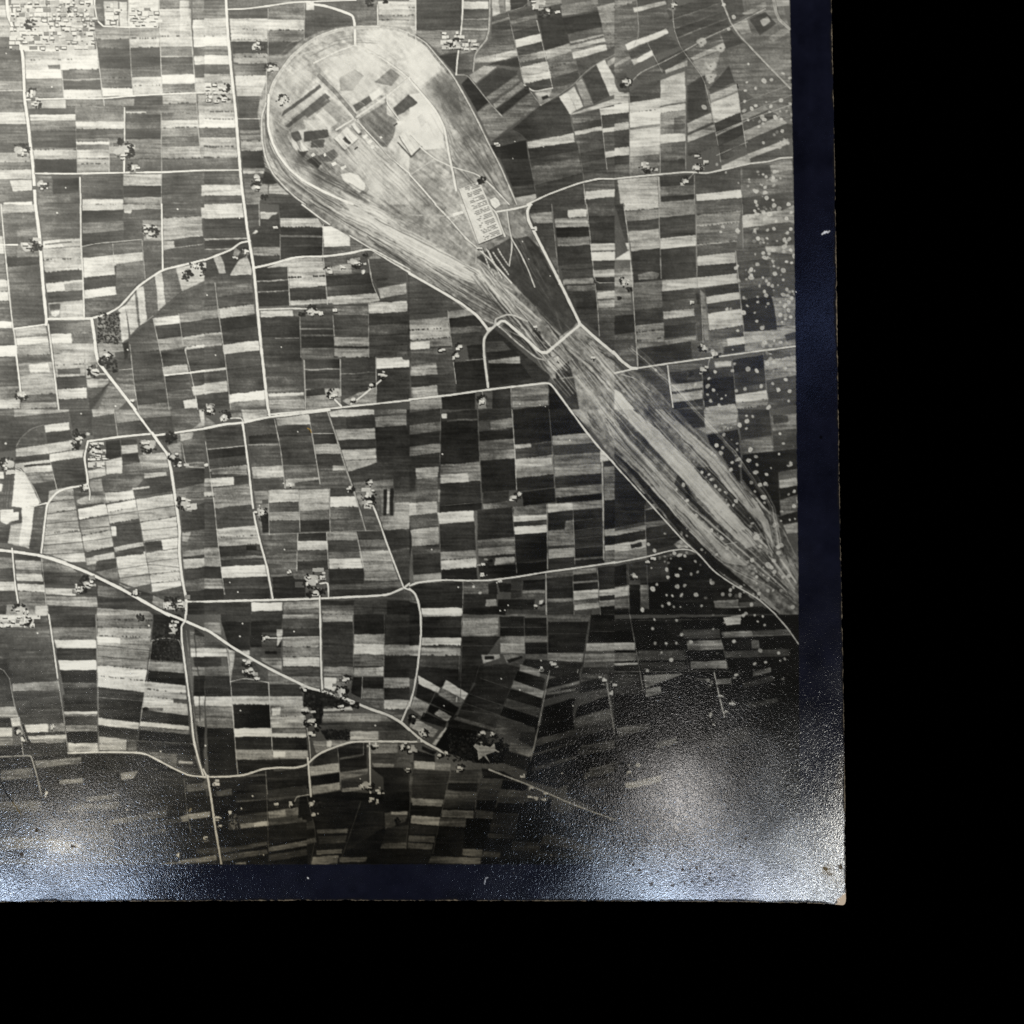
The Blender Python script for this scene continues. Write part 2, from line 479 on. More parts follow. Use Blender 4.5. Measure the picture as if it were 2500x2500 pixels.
D 0.9:930,1020,1140,1310
P 6:920,1310 1170,1310 1170,1420 940,1480
P 3:1090,1400 1230,1370 1250,1500 1100,1540
P 4:1220,1260 1440,1080 1510,1400 1240,1400
P 2:1160,1310 1220,1290 1210,1440 1180,1460
C 1235,1300 1270,1700|1500,1290 1540,1640|-20 -30|1400:4 1560:3 1660:4 1700:3
C 1270,1680 1310,1932|1540,1640 1600,1932|-30 -30|1770:4 1890:3 1932:5
C 1510,1390 1600,1932|1750,1360 1830,1900|-30 -30|1530:3 1620:7 1760:3 1860:4 1932:4
P 4:1120,1560 1260,1560 1270,1690 1100,1660
C 1760,1370 1850,1932|1932,1350 1932,1932|-20 -20|1480:3 1590:3 1600:8 1720:3 1800:7 1932:3
P 9:1735,1850 1860,1830 1870,1932 1750,1932
R 30 9:340,0 380,300 400,600 420,850 445,1090 440,1130
R 24 9:440,1080 860,1075
R 18 9:860,1075 1000,1040 1130,970 1220,870 1300,780 1380,720 1540,615 1740,570 1932,520
R 28 9:870,1075 890,1200 910,1380 930,1480 1020,1600 1160,1780 1280,1932
R 13 8:15,0 60,500 110,1000 130,1170
R 11 8:135,1180 160,1330
R 16 9:160,1420 200,1760
R 14 9:440,1130 300,1150 140,1170
R 15 8:460,1130 500,1430 560,1932
R 14 8:765,0 770,400 785,600 800,1070
R 10 8:770,400 900,370 1340,330
R 14 9:1530,0 1535,300 1540,610
R 7 7:1070,370 1085,660
R 10 6:1345,340 1375,700
R 9 7:1230,1320 1270,1700 1310,1932
R 8 7:1450,1080 1540,1500 1600,1932
R 8 7:1690,1030 1730,1320
R 8 8:1750,1370 1830,1700 1870,1932
R 14 9:1560,1610 1800,1585 1932,1565
R 8 8:1130,1560 1255,1550
R 12 9:0,385 170,380
R 8 8:240,360 410,380
R 12 3:1300,1170 1450,1060 1560,960 1720,820
R 10 6:1360,1120 1450,1050
F 80:270,390
F 50:1400,230
F 70:1430,260
F 90:1850,620
F 70:210,1790
F 70:900,1570
F 60:1010,1420
F 25:1260,1850
G 60:1770,670
G 50:980,1480
G 70:1070,1530
G 40:1440,230
G 40:370,400
B 14 9:1210,1370 1680,45 1095,1900 545,80
T 500 500 3.864
C 0,0 0,500|360,20 410,340|-10 -20|140:8 230:3 330:4 340:8 420:3 430:8 540:4
P 3:0,500 250,430 350,370 430,350 450,660 240,680 0,700
P 7:80,490 150,480 190,570 205,650 140,655 110,570
P 7:400,480 450,620 445,660 240,670 290,580 330,520
P 6:290,400 340,440 310,510 270,480
P 4:380,0 520,0 525,200 420,260 400,170
P 3:420,220 520,200 700,90 720,300 450,380
P 7:525,70 690,75 640,140 530,140
P 3:530,140 640,140 600,200 530,200
P 3:700,0 900,0 1060,120 720,130
P 2:730,40 880,20 1030,120 730,125
P 2:640,100 700,90 560,270 450,350 440,300
C 720,130 715,520|1060,120 1125,220 1120,490|0 10|215:8h 290:2 310:5 385:2 390:4 520:2
P 8:450,280 490,240 510,255 470,295
P 2:455,280 720,280 715,400 450,400
C 450,400 470,590|715,400 715,520|0 -10|485:6h 600:2
P 7:570,600 720,540 820,510 1110,490 1125,590 790,590
P 7:790,590 1130,590 1145,770 800,790
H 25:800,690 1125,675
H 12:1060,775 1150,770
C 480,600 515,960|785,590 800,945|-15 -15|720:2 730:7 825:2 830:7 960:2
C 800,795 810,950|1145,770 1160,940|-25 -10|905:2h 950:7
P 4:1130,490 1500,430 1540,640 1145,670
P 6:1135,590 1380,560 1390,650 1145,665
P 6:1540,520 1620,440 1680,520
P 4:1545,520 1680,510 1740,480 1900,640 1905,750 1630,790
C 1145,675 1160,870|1550,640 1620,830|-30 -30|770:2 870:3
P 7:1155,870 1620,835 1660,910 1540,930 1160,945
P 7:1630,790 1900,745 1905,840 1660,885
P 3:1660,885 1905,840 1910,930 1640,940
P 3:1560,650 1900,620 1905,740 1630,785
P 2:1620,705 1720,695 1725,715 1625,725
C 110,700 150,1080|440,665 475,1030|-40 -40|780:4 875:4 980:3h 1080:7
C 0,850 0,1932|120,840 250,1932|-10 -30|960:3 1000:4 1080:6 1220:3 1235:6 1330:5 1345:7 1560:3 1580:8 1690:4 1790:7 1900:3 1932:4
P 4:0,700 110,680 120,850 0,870
C 150,1075 240,1932|485,1040 600,1932|-40 -40|1190:2 1320:3h 1415:8 1560:3 1790:3h 1870:9 1932:5
C 520,1060 610,1932|890,1050 950,1932|-5 -10|1250:2 1480:2 1620:3 1780:4 1810:8 1840:5 1932:7
P 5:510,985 840,960 850,990 510,1000
P 7:530,1005 830,995 835,1055 530,1065
P 4:840,950 1210,930 1210,1050 850,1060
C 900,1060 920,1460|1210,1050 1225,1440|0 0|1165:4 1180:6 1225:2 1245:5 1350:2 1440:4
C 940,1460 960,1932|1275,1450 1290,1932|0 -10|1550:2 1560:7 1640:2 1740:4 1932:6
P 2:960,1750 1130,1730 1145,1790 965,1810
C 1215,960 1225,1440|1540,930 1555,1440|0 0|1045:6 1150:4 1250:4 1340:6 1355:2 1440:6
C 1545,930 1550,1440|1910,930 1932,1440|-20 -20|1025:8h 1135:3 1240:4 1340:3 1440:4
P 8:1545,950 1905,930 1910,1010 1550,1030
C 1280,1450 1290,1790|1615,1440 1620,1780|-15 -15|1590:3 1600:6 1790:4
P 9:1620,1450 1860,1440 1870,1465 1932,1470 1932,1530 1620,1550
P 3:1630,1555 1932,1530 1932,1830 1620,1860
P 7:1300,1850 1560,1720 1620,1700 1625,1870 1380,1900
P 3:1290,1790 1550,1760 1540,1720 1480,1700
P 3:1915,650 1932,650 1932,1440 1915,1440
P 5:900,0 1932,0 1932,650 1500,380 1200,230
M 6 0.12:960,0 1932,0 1932,600 1560,420 1370,280 1110,180
P 9:1110,210 1200,210 1370,290 1370,390 1130,400
P 5:1370,320 1500,390 1480,430 1380,440
P 4:1130,400 1370,400 1380,440 1130,480
S 9 14 0.9:1300,0 1500,60 1700,180 1932,320/1450,0 1600,20 1800,130 1932,200
S 9 30 0.9:1420,20 1560,90 1740,200 1932,330/1560,0 1700,60 1932,170
S 8 14 0.7:1120,170 1400,240 1520,380 1560,330/1300,80 1500,150 1640,260 1680,230
S 3 16 0.8:1560,380 1700,430 1932,590/1700,260 1800,350 1932,430
S 8 12 0.8:1540,340 1700,400 1932,550/1660,240 1800,320 1932,440
R 26 9:375,0 410,280 440,450 465,600 500,980 540,1400 600,1932
R 18 9:0,525 250,430 340,360 430,345
R 20 9:460,600 640,560 820,505 960,490 1140,490 1370,460 1520,425 1580,425 1700,500 1932,640
R 34 5:930,0 1100,130 1370,290 1540,390 1932,620
R 12 8:920,0 1090,130 1180,190
R 12 8:1370,295 1540,400 1640,450 1932,610
R 10 7:515,0 520,200
R 9 6:715,280 715,520
R 10 8:1120,190 1115,480 1130,580 1160,940
R 9 8:785,590 805,950
R 9 8:1545,520 1580,740 1640,880
R 10 7:100,740 130,1000 190,1400 250,1932
R 9 6:900,1060 910,1440
R 9 8:940,1470 955,1932
R 9 7:1210,1050 1225,1240
R 9 6:1545,930 1550,1440
R 9 8:1280,1460 1285,1800
R 9 7:1615,1440 1620,1780
R 16 9:600,1980 1000,1945 1400,1900 1932,1845
R 14 9:1380,1880 1480,1810 1720,1610
R 16 9:1230,1840 1290,1900
R 12 8:515,990 850,980 990,985
R 7 7:670,1262 890,1258
R 9 7:0,325 400,318
F 45:1170,620
F 25:1295,590
F 60:1430,550
F 70:1010,1010
F 20:1230,997
F 60:1220,1790
F 40:1680,1620
F 30:1580,1700
F 40:390,440
F 18:295,505
F 25:670,220
F 22:1500,630
F 20:1095,1030
F 30:1400,1840
F 70:50,1920
G 25:1520,480
G 30:920,1040
B 11 9:105,1420 725,1345 25,855 330,130
T 1000 500 3.864
X 0,0 560,0 1120,0 1110,150 1200,330 1400,700 1600,1100 1932,1400 1932,1932 1550,1932 1330,1620 1250,1450 830,1150 700,1110 560,960 0,640
P 4:0,640 560,960 700,1110 710,1250 640,1350 400,1250 360,1000 0,1080
P 3:0,640 400,880 400,1010 0,1050
P 6:360,1010 560,985 620,1040 370,1075
P 2:365,1075 640,1040 690,1140 375,1160
C 0,1090 20,1932|370,1060 440,1820|-30 -20|1190:7h 1280:8h 1360:6 1500:3 1620:6 1720:3 1830:6 1932:4
P 9:10,1300 190,1285 190,1355 15,1370
P 7:20,1530 250,1510 265,1600 25,1620
P 4:250,1490 410,1470 420,1590 270,1610
P 7:30,1730 260,1700 265,1790 35,1820
P 3:265,1700 430,1680 440,1790 270,1800
P 5:380,1170 680,1140 670,1200 390,1220
P 3:390,1220 680,1200 695,1330 550,1320 400,1330
P 2:540,1330 690,1320 700,1450 560,1460
P 4:15,1370 400,1340 420,1470 20,1520
P 1:420,1490 700,1460 730,1740 440,1770
P 2:710,1250 800,1170 1330,1620 1310,1670 750,1740
P 4:720,1290 880,1290 960,1370 720,1400
P 2:720,1390 1000,1380 1040,1440 740,1480
P 6:740,1470 1040,1430 1045,1500 830,1520 800,1500 740,1495
P 1:750,1500 1050,1500 1150,1640 750,1730
P 6:0,1850 300,1810 300,1932 0,1932
P 1:305,1810 620,1770 620,1932 305,1932
P 4:620,1770 780,1760 780,1932 630,1932
P 2:780,1750 955,1720 960,1932 780,1932
P 4:960,1720 1300,1680 1310,1850 970,1860
P 6:970,1860 1305,1845 1310,1900 970,1910
P 1:1310,1690 1360,1700 1500,1932 1320,1932
C 1120,80 1180,180|1340,60 1350,170|-15 -10|180:6
P 3:1120,0 1340,0 1340,70 1130,85
P 3:1160,180 1350,175 1410,700 1380,650 1200,300
P 4:1220,300 1360,330 1400,640 1330,520
C 1345,0 1450,760|1670,0 1740,720|0 -20|80:4 130:4 215:7 310:1 400:5 560:1 620:3 710:3 760:6
P 3:1355,60 1490,55 1490,120 1365,135
P 8:1490,55 1670,45 1670,115 1495,125
P 2:1390,400 1700,380 1720,560 1400,580
P 3:1460,760 1750,750 1780,1200 1600,1080
P 5:1480,770 1760,760 1760,810 1490,820
P 2:1540,820 1760,810 1770,990 1580,1000
C 1670,0 1740,740|1932,0 1932,740|-10 -5|120:4 280:2 370:2 430:8 450:5 530:9 620:3 690:7 740:2
P 4:1750,750 1932,740 1932,1400 1790,1240 1770,1000
P 7:1770,830 1932,815 1932,880 1770,890
P 7:1775,910 1932,900 1932,970 1780,975
P 2:1750,745 1932,740 1932,810 1760,810
M 6 0.12:0,0 620,0 700,500 900,660 500,640 0,250
P 8:480,0 760,0 880,270 650,385
V2 0:495,0 655,375 720,340 560,0
M 3 0.06:630,500 980,300 1110,300 1220,400 1400,750 1590,1100 1540,1160 1400,1260 1200,1000 930,700
M 6 0.1:870,20 1110,20 1120,300 990,320 880,270
S 9 26 0.9:0,240 200,360 500,560 640,650/0,430 200,520 460,660 600,720
P 8:0,270 230,400 510,590 460,650 200,530 0,410
S 6 30 0.8:500,560 900,850 1200,1050 1450,1240/450,660 800,870 1050,1030 1350,1270
S 4 30 0.7:0,500 400,740 850,1000 1150,1120/0,590 300,760 700,1030 830,1110
S 7 16 0.7:0,470 300,640 600,800 950,1000/0,560 300,700 600,900 900,1060
S 2 22 0.7:0,450 400,640 700,800 1000,930/0,580 400,800 700,950 900,1000
S 7 14 0.7:640,420 900,720 1150,960 1400,1230/700,440 960,720 1200,960 1450,1220
S 5 14 0.6:980,330 1150,600 1290,850 1420,1200/1110,300 1250,600 1350,850 1450,1230
S 2 16 0.7:1130,330 1300,600 1450,850 1570,1120/1200,380 1350,640 1480,900 1590,1120
P 5:930,1060 1120,1130 1170,1170 1150,1240 1060,1200
P 1:1160,1180 1230,1200 1250,1300 1330,1350 1240,1390 1130,1290
P 2:870,1150 900,1110 1230,1390 1330,1390 1330,1450 1230,1450 1100,1340
S 5 30 0.8:1330,1340 1500,1500 1600,1700 1650,1932/1450,1240 1700,1420 1932,1600 1932,1932
S 7 26 0.7:1400,1330 1600,1480 1800,1650 1932,1800/1480,1280 1700,1450 1932,1620 1932,1700
S 2 24 0.8:1400,1350 1560,1560 1660,1750 1700,1932/1440,1300 1640,1450 1850,1600 1932,1780
P 2:1350,1640 1550,1640 1600,1932 1500,1932
P 1:1380,1570 1500,1480 1540,1620 1380,1640
S 8 16 0.9:1700,1560 1800,1680 1932,1850/1800,1600 1900,1660 1932,1680
S 2 12 0.8:1500,1230 1700,1350 1932,1480/1600,1180 1760,1290 1932,1440
R 26 9:1140,0 1110,60 1120,150 1200,310 1400,700 1600,1110
R 24 9:0,650 300,820 500,940 640,1050 720,1150 740,1190
R 22 8:820,1130 740,1200 700,1270 700,1400 740,1720
R 14 8:730,1170 790,1160 830,1120
R 18 9:0,1838 400,1795 740,1745 1000,1715 1300,1680 1340,1700 1510,1932
R 26 9:830,1130 860,1100 900,1100 950,1140 1100,1270 1230,1390 1290,1400 1350,1350 1500,1220 1600,1140
R 26 9:1600,1120 1720,1230 1932,1410
R 18 7:810,1120 810,1080 920,1035 1000,1050 1110,1100
R 14 6:850,1150 1000,1290 1200,1450 1290,1470 1380,1430
R 16 9:820,70 1000,40 1150,0
R 14 8:740,0 820,80 860,200 900,300
R 12 8:920,70 940,220 965,330 965,420 940,580
R 12 8:960,320 1050,470 1120,620 1180,780
R 14 8:240,0 360,120 540,330 640,410 760,520 960,740
R 8 8:360,120 480,100 360,200
R 10 7:630,400 625,560 590,560
R 8 7:0,100 350,110
R 8 8:1670,0 1720,480 1745,740 1932,738
R 7 6:1340,0 1380,420 1410,700
R 7 7:1750,750 1775,1000 1790,1240
R 8 7:360,1000 400,1340
R 9 8:415,1490 440,1690
R 7 7:955,1720 960,1932
R 8 7:685,1750 690,1800
R 9 6:530,1470 710,1455
F 40:470,1340
F 30:300,1375
F 35:440,1420
F 60:690,1850
F 22:1185,230
F 25:1400,1460
F 20:1190,1160
F 20:1730,1450
F 18:660,410
B 9 9:1125,515 1325,675 1410,750 1065,350 1040,1880 1230,1890 1280,1905 845,1155
T 1500 500 3.864
C 0,0 150,520 0,520|85,0 150,520|-10 0|360:3 420:8 440:5 520:9
C 90,0 200,740|410,-20 440,720|-20 -40|60:8 70:4 160:6 260:3 345:7 445:6 540:2 620:2 740:4
P 2:160,440 760,390 770,690 440,710 170,740
P 5:220,660 350,630 430,650 400,700 230,710
C 415,-20 435,420|755,-50 765,400|-30 -30|120:6 220:3 320:3 420:9
P 8:435,330 770,290 770,370 435,415
C 770,-20 780,490|1200,-60 1140,440|-40 -40|100:4 190:5 210:7 280:5 380:4 390:6 490:3
P 7:780,490 1135,450 1140,550 780,580
P 2:780,580 1145,550 1150,650 780,700
P 7:450,720 780,690 1155,650 1160,740 780,785 450,820
C 170,740 210,1360|445,710 470,1290|-20 -40|870:4 1000:4 1140:3 1210:6h 1290:6h 1360:6
C 445,820 475,1260|745,780 770,1230|-30 -30|910:3 1010:4 1080:7 1150:3 1180:2 1260:2
P 6:470,1280 770,1240 770,1280 480,1330
P 2:220,1360 720,1290 730,1450 230,1530
P 3:745,800 850,790 880,1270 790,1290 750,1000
P 5:805,800 850,840 885,1270 850,1280
P 1:765,840 800,840 800,940 780,940
C 860,785 900,1280|1160,740 1230,1230|-45 -50|870:2 940:7 1030:2 1110:8 1190:7 1290:3
P 2:850,790 1160,745 1170,820 860,860
P 8:1050,1270 1230,1240 1235,1310 1060,1335
P 2:1030,1340 1235,1315 1235,1380 1030,1410
P 5:1000,1290 1060,1270 1070,1340 1020,1345
P 4:730,1310 1000,1280 1020,1400 900,1440 730,1440
C 1150,400 1230,1400|1700,330 1710,1340|-70 -70|540:4 720:3 790:5 890:3 1200:2 1310:6 1400:5
C 1200,-60 1215,420|1690,-60 1700,380|-60 -60|100:3 220:7 320:3 420:4
P 6:1570,60 1700,0 1700,190 1580,130
P 1:1190,900 1480,860 1530,1180 1230,1200
P 6:1480,870 1710,860 1710,1140 1530,1140
P 3:1600,1230 1710,1200 1710,1270 1620,1290
P 7:1560,1160 1710,1140 1710,1200 1570,1220
P 6:1420,400 1690,380 1700,470 1430,450
P 4:1450,500 1700,480 1710,880 1500,880
P 6:0,610 170,600 180,780 0,780
P 4:0,780 150,790 190,1500 60,1440 0,1370
P 5:0,830 150,830 160,930 0,950
P 2:0,1050 180,1040 200,1200 0,1230
P 3:200,1560 490,1520 540,1890 560,1932 400,1740
C 500,1520 545,1900|820,1480 830,1830|-40 -40|1590:4 1700:3 1770:6 1790:3 1870:7 1932:2
P 2:540,1610 680,1590 680,1680 545,1690
P 7:940,1480 1100,1470 1100,1520 950,1540
C 825,1560 840,1932|1110,1520 1150,1932|-30 -30|1650:3 1780:1 1932:1
C 1110,1460 1150,1932|1400,1410 1450,1932|-40 -40|1580:1 1720:2 1790:3 1870:8 1932:5
P 7:850,1910 1140,1880 1150,1932 850,1932
C 1400,1400 1460,1932|1710,1350 1720,1932|-50 -50|1470:4 1570:7 1660:6 1780:3 1850:2 1932:3
X 0,1580 200,1560 400,1740 560,1932 0,1932
M 4.7 0.12:0,1600 200,1560 400,1740 560,1932 0,1932
S 8 20 0.8:0,1620 100,1750 230,1932/130,1570 330,1720 520,1932
S 3 14 0.8:0,1690 80,1800 150,1932/60,1650 250,1800 380,1932
P 8:0,1740 60,1780 190,1932 0,1932
R 14 9:0,1590 200,1545 500,1500 900,1445 1300,1390 1710,1335
R 28 9:-10,1390 60,1470 150,1540 210,1545
R 9 8:85,0 130,300 165,700 190,1100 220,1530
R 12 8:500,1520 520,1700 550,1910
R 9 8:60,1600 200,1640 330,1750
R 8 7:415,0 440,700
R 8 6:765,0 780,780
R 8 6:1205,0 1210,420
R 8 7:1140,440 1230,1310
R 8 7:820,950 835,1300
R 10 8:900,1440 880,1520
R 7 6:1400,1400 1450,1932
R 7 6:820,1500 845,1932
R 7 6:1110,1460 1150,1932
F 50:100,720
F 50:840,1350
F 50:950,1400
F 55:840,1555
F 20:730,920
G 30:140,800
G 20:40,880
G 25:720,1600
B 20 9:1340,10 1500,10 1320,60 1405,70 1460,90 1415,130 1520,160 1290,195 1020,210 1000,260 1155,245 1325,250 1440,245 1500,230 1660,235 1350,320 1440,320 1530,345 1600,330 1325,470 1400,460 1410,500 1490,540 1500,580 1160,580 1140,600 1350,570 1290,610 1320,625 1290,665 1280,690 1590,620 1670,550 1510,650 1400,690 1430,720 1450,750 1365,765 1690,490 1415,820 1490,770 1500,810 1345,870 1430,860 1250,955 1345,920 1445,935 1320,1020 1340,1100 1390,1165 1310,1250 1490,1220 1560,1300 1410,1300 1060,990 1215,1020 1160,1190 1120,1140 1600,960 1640,1000 1560,920 1610,1080 390,1560 1130,1500 1250,1550 1110,1570 945,1575 890,1640 880,1710 930,1750 875,1790 1050,1800 1010,1830 905,1850 985,1890 1150,1755 1230,1745 1380,1715 1540,1750 1610,1650 1340,1570 1490,1690 1650,1760 1450,1910 1640,1850 1440,1500 760,1700 1660,80 1620,130 1640,330 1600,400 1500,430 1660,430 1620,540 1540,760 1620,800 1680,820 1590,850 1640,920 1560,1040 1660,1060 1580,1110
T 0 1000 3.864
P 3:0,60 650,20 660,200 420,140 250,230 150,380 0,470
P 5:0,0 140,0 140,60 0,75
P 6:140,0 660,0 650,20 140,70
P 3:660,20 870,10 880,250 690,210
P 7:870,0 1080,0 1080,40 880,70
C 875,70 890,280|1085,45 1115,245|-20 -20|280:3
P 6:1085,0 1260,0 1340,100 1110,130
P 3:1110,130 1340,100 1420,210 1120,245
C 1290,0 1440,240|1620,0 1650,220|-30 -20|90:5 250:3
C 1610,0 1650,230|1880,0 1900,180|-20 -20|80:4 230:4
P 7:1880,0 1932,0 1932,160 1820,180 1900,120
P 9:425,150 655,120 660,190 435,215
P 4:180,310 250,220 415,150 440,330 190,370
P 3:440,220 670,195 690,290 450,325
P 7:155,370 700,290 720,380 160,450
P 3:155,450 470,415 475,465 160,500
P 8:470,420 800,380 785,450 480,490
P 8:180,510 475,470 480,500 190,530
P 3:190,530 490,500 490,520 200,545
P 8:200,550 490,520 500,580 240,600
P 5:240,600 500,580 505,605 255,625
P 6:260,630 510,605 525,670 300,705
P 3:310,705 525,680 545,770 470,870 400,900 350,770
P 3:500,485 790,450 800,600 520,590
P 3:520,595 800,600 830,690 640,730 540,770
P 9:150,560 240,600 330,760 380,880 350,910 215,920 120,910
P 9:215,920 330,915 285,1310 180,1280
P 4:0,640 50,590 150,560 120,920 30,930
L 9 3:60,600 35,920
L 9 3:90,590 55,920
L 9 3:120,580 85,915
P 9:0,600 40,590 40,650 0,660
P 9:0,690 30,700 20,770 0,780
P 3:130,935 215,930 210,1080 120,1060
P 9:5,950 130,940 130,970 180,965 180,1040 110,1050 70,1080 10,1060
P 3:0,1080 105,1090 80,1260 0,1230
P 7:105,1090 210,1070 185,1290 80,1260
P 4:330,930 430,910 390,1360 285,1310
P 7:820,580 1000,550 1005,620 830,660
P 7:870,490 1000,480 1000,550 880,560
V 0.8:830,300,1000,560
P 2:1005,300 1135,280 1150,440 1010,480
C 1145,280 1165,600|1290,265 1330,580|-15 -20|345:3 420:7 520:3 600:4
P 8:1005,480 1155,450 1160,600 1010,610
P 6:1310,430 1590,400 1610,540 1335,575
P 4:950,660 1340,580 1620,540 1635,780 1270,830 980,780
P 7:1365,605 1570,585 1580,620 1370,650
P 3:1360,655 1600,620 1630,770 1280,830 1270,750
P 8:1260,740 1420,720 1420,735 1260,760
P 6:840,670 960,650 980,770 860,780
P 5:700,770 990,770 1000,900 730,930
P 7:720,870 740,850 850,800 960,830 960,870 760,890
P 3:980,880 1000,900 740,940 725,910
C 470,770 400,1380|690,760 820,1450|-50 -20|880:7 980:7 1070:7 1170:7 1270:8 1370:7 1450:8
P 7:690,760 720,930 640,900
C 740,940 830,1520|1010,890 1110,1490|-50 -60|1040:9 1130:6 1190:7 1260:8 1345:7 1400:3 1470:7 1540:4
C 990,790 1000,900|1260,740 1280,840|-30 -40|880:8 905:4
C 1010,900 1130,1600|1285,850 1440,1700|-50 -60|970:9 1080:7 1100:4 1300:3 1340:7 1390:3 1490:8 1600:8 1700:7
P 6:1050,1100 1090,1090 1100,1190 1055,1200
P 9:1050,1100 1100,1100 1100,1190 1060,1190
P 3:820,1350 1070,1310 1080,1340 830,1400
P 3:920,1430 1105,1400 1105,1490 900,1530
P 8:890,1380 1080,1350 1085,1400 900,1430
P 3:1085,1340 1350,1300 1360,1360 1090,1390
P 5:910,1530 1110,1490 1140,1600 1000,1600
C 1285,850 1440,1700|1660,790 1720,1660|-60 -40|960:8 1065:7 1150:8 1240:8 1260:7 1355:4 1460:8 1560:8 1640:8 1720:8
P 3:1370,1250 1530,1230 1540,1320 1380,1340
P 9:1530,1230 1690,1210 1690,1300 1540,1320
P 4:980,1570 1200,1670 1450,1720 1720,1660 1760,1780 1480,1750
P 3:1310,1700 1480,1750 1430,1820 1290,1750
P 6:1450,1750 1560,1800 1540,1880 1440,1830
L 4 1:450,870 700,850
L 4 1:440,985 740,945
L 4 1:430,1080 750,1045
L 4 1:430,1190 770,1145
L 4 1:420,1280 790,1245
L 4 1:410,1370 800,1345
L 4 1:740,1045 1300,960 1670,905
L 4 1:760,1135 1320,1065 1680,1005
L 4 1:775,1245 1060,1205
L 4 1:1340,1140 1690,1100
L 4 1:1360,1240 1700,1205
L 4 1:1390,1440 1710,1400
L 4 1:1110,1510 1400,1460 1710,1490
L 4 1:1130,1590 1420,1550 1715,1530
L 4 1:1430,1640 1720,1610
R 7 4:690,770 760,1100 830,1500
R 7 4:990,780 1060,1200 1140,1640
R 7 4:1275,800 1350,1200 1440,1700
P 3:1480,250 1700,260 1700,310 1560,330
P 4:1660,240 1932,190 1932,400 1730,500
P 7:1705,230 1830,210 1820,270 1710,300
P 6:1580,340 1710,310 1720,480 1620,420
C 1730,340 1760,550|1932,300 1932,540|-20 -10|420:4 500:4 550:6
P 3:1650,590 1932,550 1932,700 1660,750
P 5:1660,750 1932,690 1932,850 1680,880
P 3:1710,950 1932,880 1932,1140 1720,1160
P 4:1720,1150 1932,1130 1932,1330 1720,1350
P 6:1725,1165 1810,1155 1770,1250 1725,1250
P 6:1725,1340 1932,1310 1932,1370 1730,1400
P 2:1730,1390 1932,1370 1932,1410 1730,1420
P 7:1730,1410 1932,1400 1932,1480 1740,1500
P 3:1740,1500 1932,1480 1932,1600 1750,1620
P 5:1750,1620 1932,1590 1932,1700 1760,1710
P 2:1760,1710 1932,1700 1932,1800 1770,1800
P 2:1775,1820 1932,1815 1932,1932 1770,1932
P 4:0,1290 110,1310 140,1420 0,1400
P 3:135,1320 385,1390 380,1420 150,1400
C 0,1400 0,1932|120,1400 180,1932|0 0|1500:5 1620:3 1710:8 1850:3 1932:3
C 145,1420 200,1932|390,1410 460,1932|10 10|1500:7 1540:5 1610:8 1640:4 1710:9 1800:5 1850:5 1932:6
P 6:390,1390 700,1500 740,1540 400,1520
P 3:400,1530 750,1550 740,1660 420,1650
P 8:430,1680 720,1690 720,1755 440,1740
P 3:730,1540 900,1560 920,1760 740,1760
P 6:440,1760 920,1770 925,1870 450,1840
P 3:460,1850 930,1860 940,1932 470,1932
P 3:900,1580 1050,1620 1400,1850 1500,1932 930,1870
P 4:930,1660 1180,1680 1180,1780 930,1760
P 6:920,1870 1400,1900 1450,1932 920,1932
P 8:340,1850 450,1850 460,1932 340,1932
P 6:70,1840 330,1840 340,1932 60,1932
R 28 9:0,1260 400,1370 800,1520 1150,1690 1450,1860 1600,1940
R 10 3:0,1240 400,1345 800,1490 1150,1660 1450,1830
R 20 9:1270,0 1440,230
R 24 9:1440,220 1500,310 1590,430 1620,580 1650,780 1680,980 1700,1150 1695,1350 1720,1580 1760,1780 1760,1932
R 18 9:835,300 1150,255 1420,230
R 18 9:1470,245 1932,180
R 18 9:835,300 800,450 830,640 835,710 640,740 540,780 450,890 430,1050 395,1350
R 12 9:330,910 450,880
R 12 9:835,700 855,780 850,850
R 14 9:120,1310 150,1650 190,1900
R 10 7:155,550 200,560 330,740 390,880
R 12 5:160,350 200,270 300,180 420,145
R 9 8:480,490 545,760
R 8 7:1080,0 1115,245
R 9 7:1720,320 1760,540 1932,550
R 14 9:1770,1810 1932,1810
R 7 7:400,1400 450,1932
F 80:80,520
F 70:770,290
F 90:1400,330
F 55:1640,440
F 45:1700,520
F 90:1760,880
F 80:840,1640
F 60:760,1700
F 100:1600,1850
F 80:1710,1830
F 80:200,1890
F 40:1280,1720
F 50:810,740
F 60:900,400
G 70:1620,270
G 50:720,340
G 40:720,220
G 35:810,1590
B 16 9:770,40 840,230 60,320
T 500 1000 3.864
C 0,190 35,480|370,110 400,450|-40 -30|280:3 370:4 380:7 470:2 560:4
P 7:350,0 600,0 610,65 370,120
P 6:620,0 1160,0 1150,20 630,60
P 6:0,60 100,130 110,160 0,180
P 5:200,0 350,0 350,80 230,90
C 40,470 80,840|390,430 440,790|-40 -40|560:4 590:7 640:4 740:5 840:6
P 9:65,650 275,635 280,710 70,730
P 4:275,635 410,620 415,695 285,710
P 6:65,570 400,525 400,610 70,610
C 0,650 0,1932|65,650 100,900 130,1250 190,1800|0 0|730:7 770:5 820:8 850:5 1030:3 1300:4 1380:6 1480:6 1590:2 1690:6 1800:2
C 85,830 180,1720|440,790 480,1050 540,1300 620,1720|-40 -10|930:6 1030:3 1120:3 1210:7 1290:7 1390:3 1420:5 1480:3 1590:9 1700:3 1800:2
P 1:395,1285 490,1285 490,1325 395,1325
C 400,110 470,760|670,75 760,740|-20 -10|250:4 330:2 350:4 540:4 650:7 770:3
P 7:670,85 980,45 995,140 690,150
C 685,150 760,750|995,140 1090,730|-5 -5|250:3 330:4 520:3 530:5 660:4 750:4
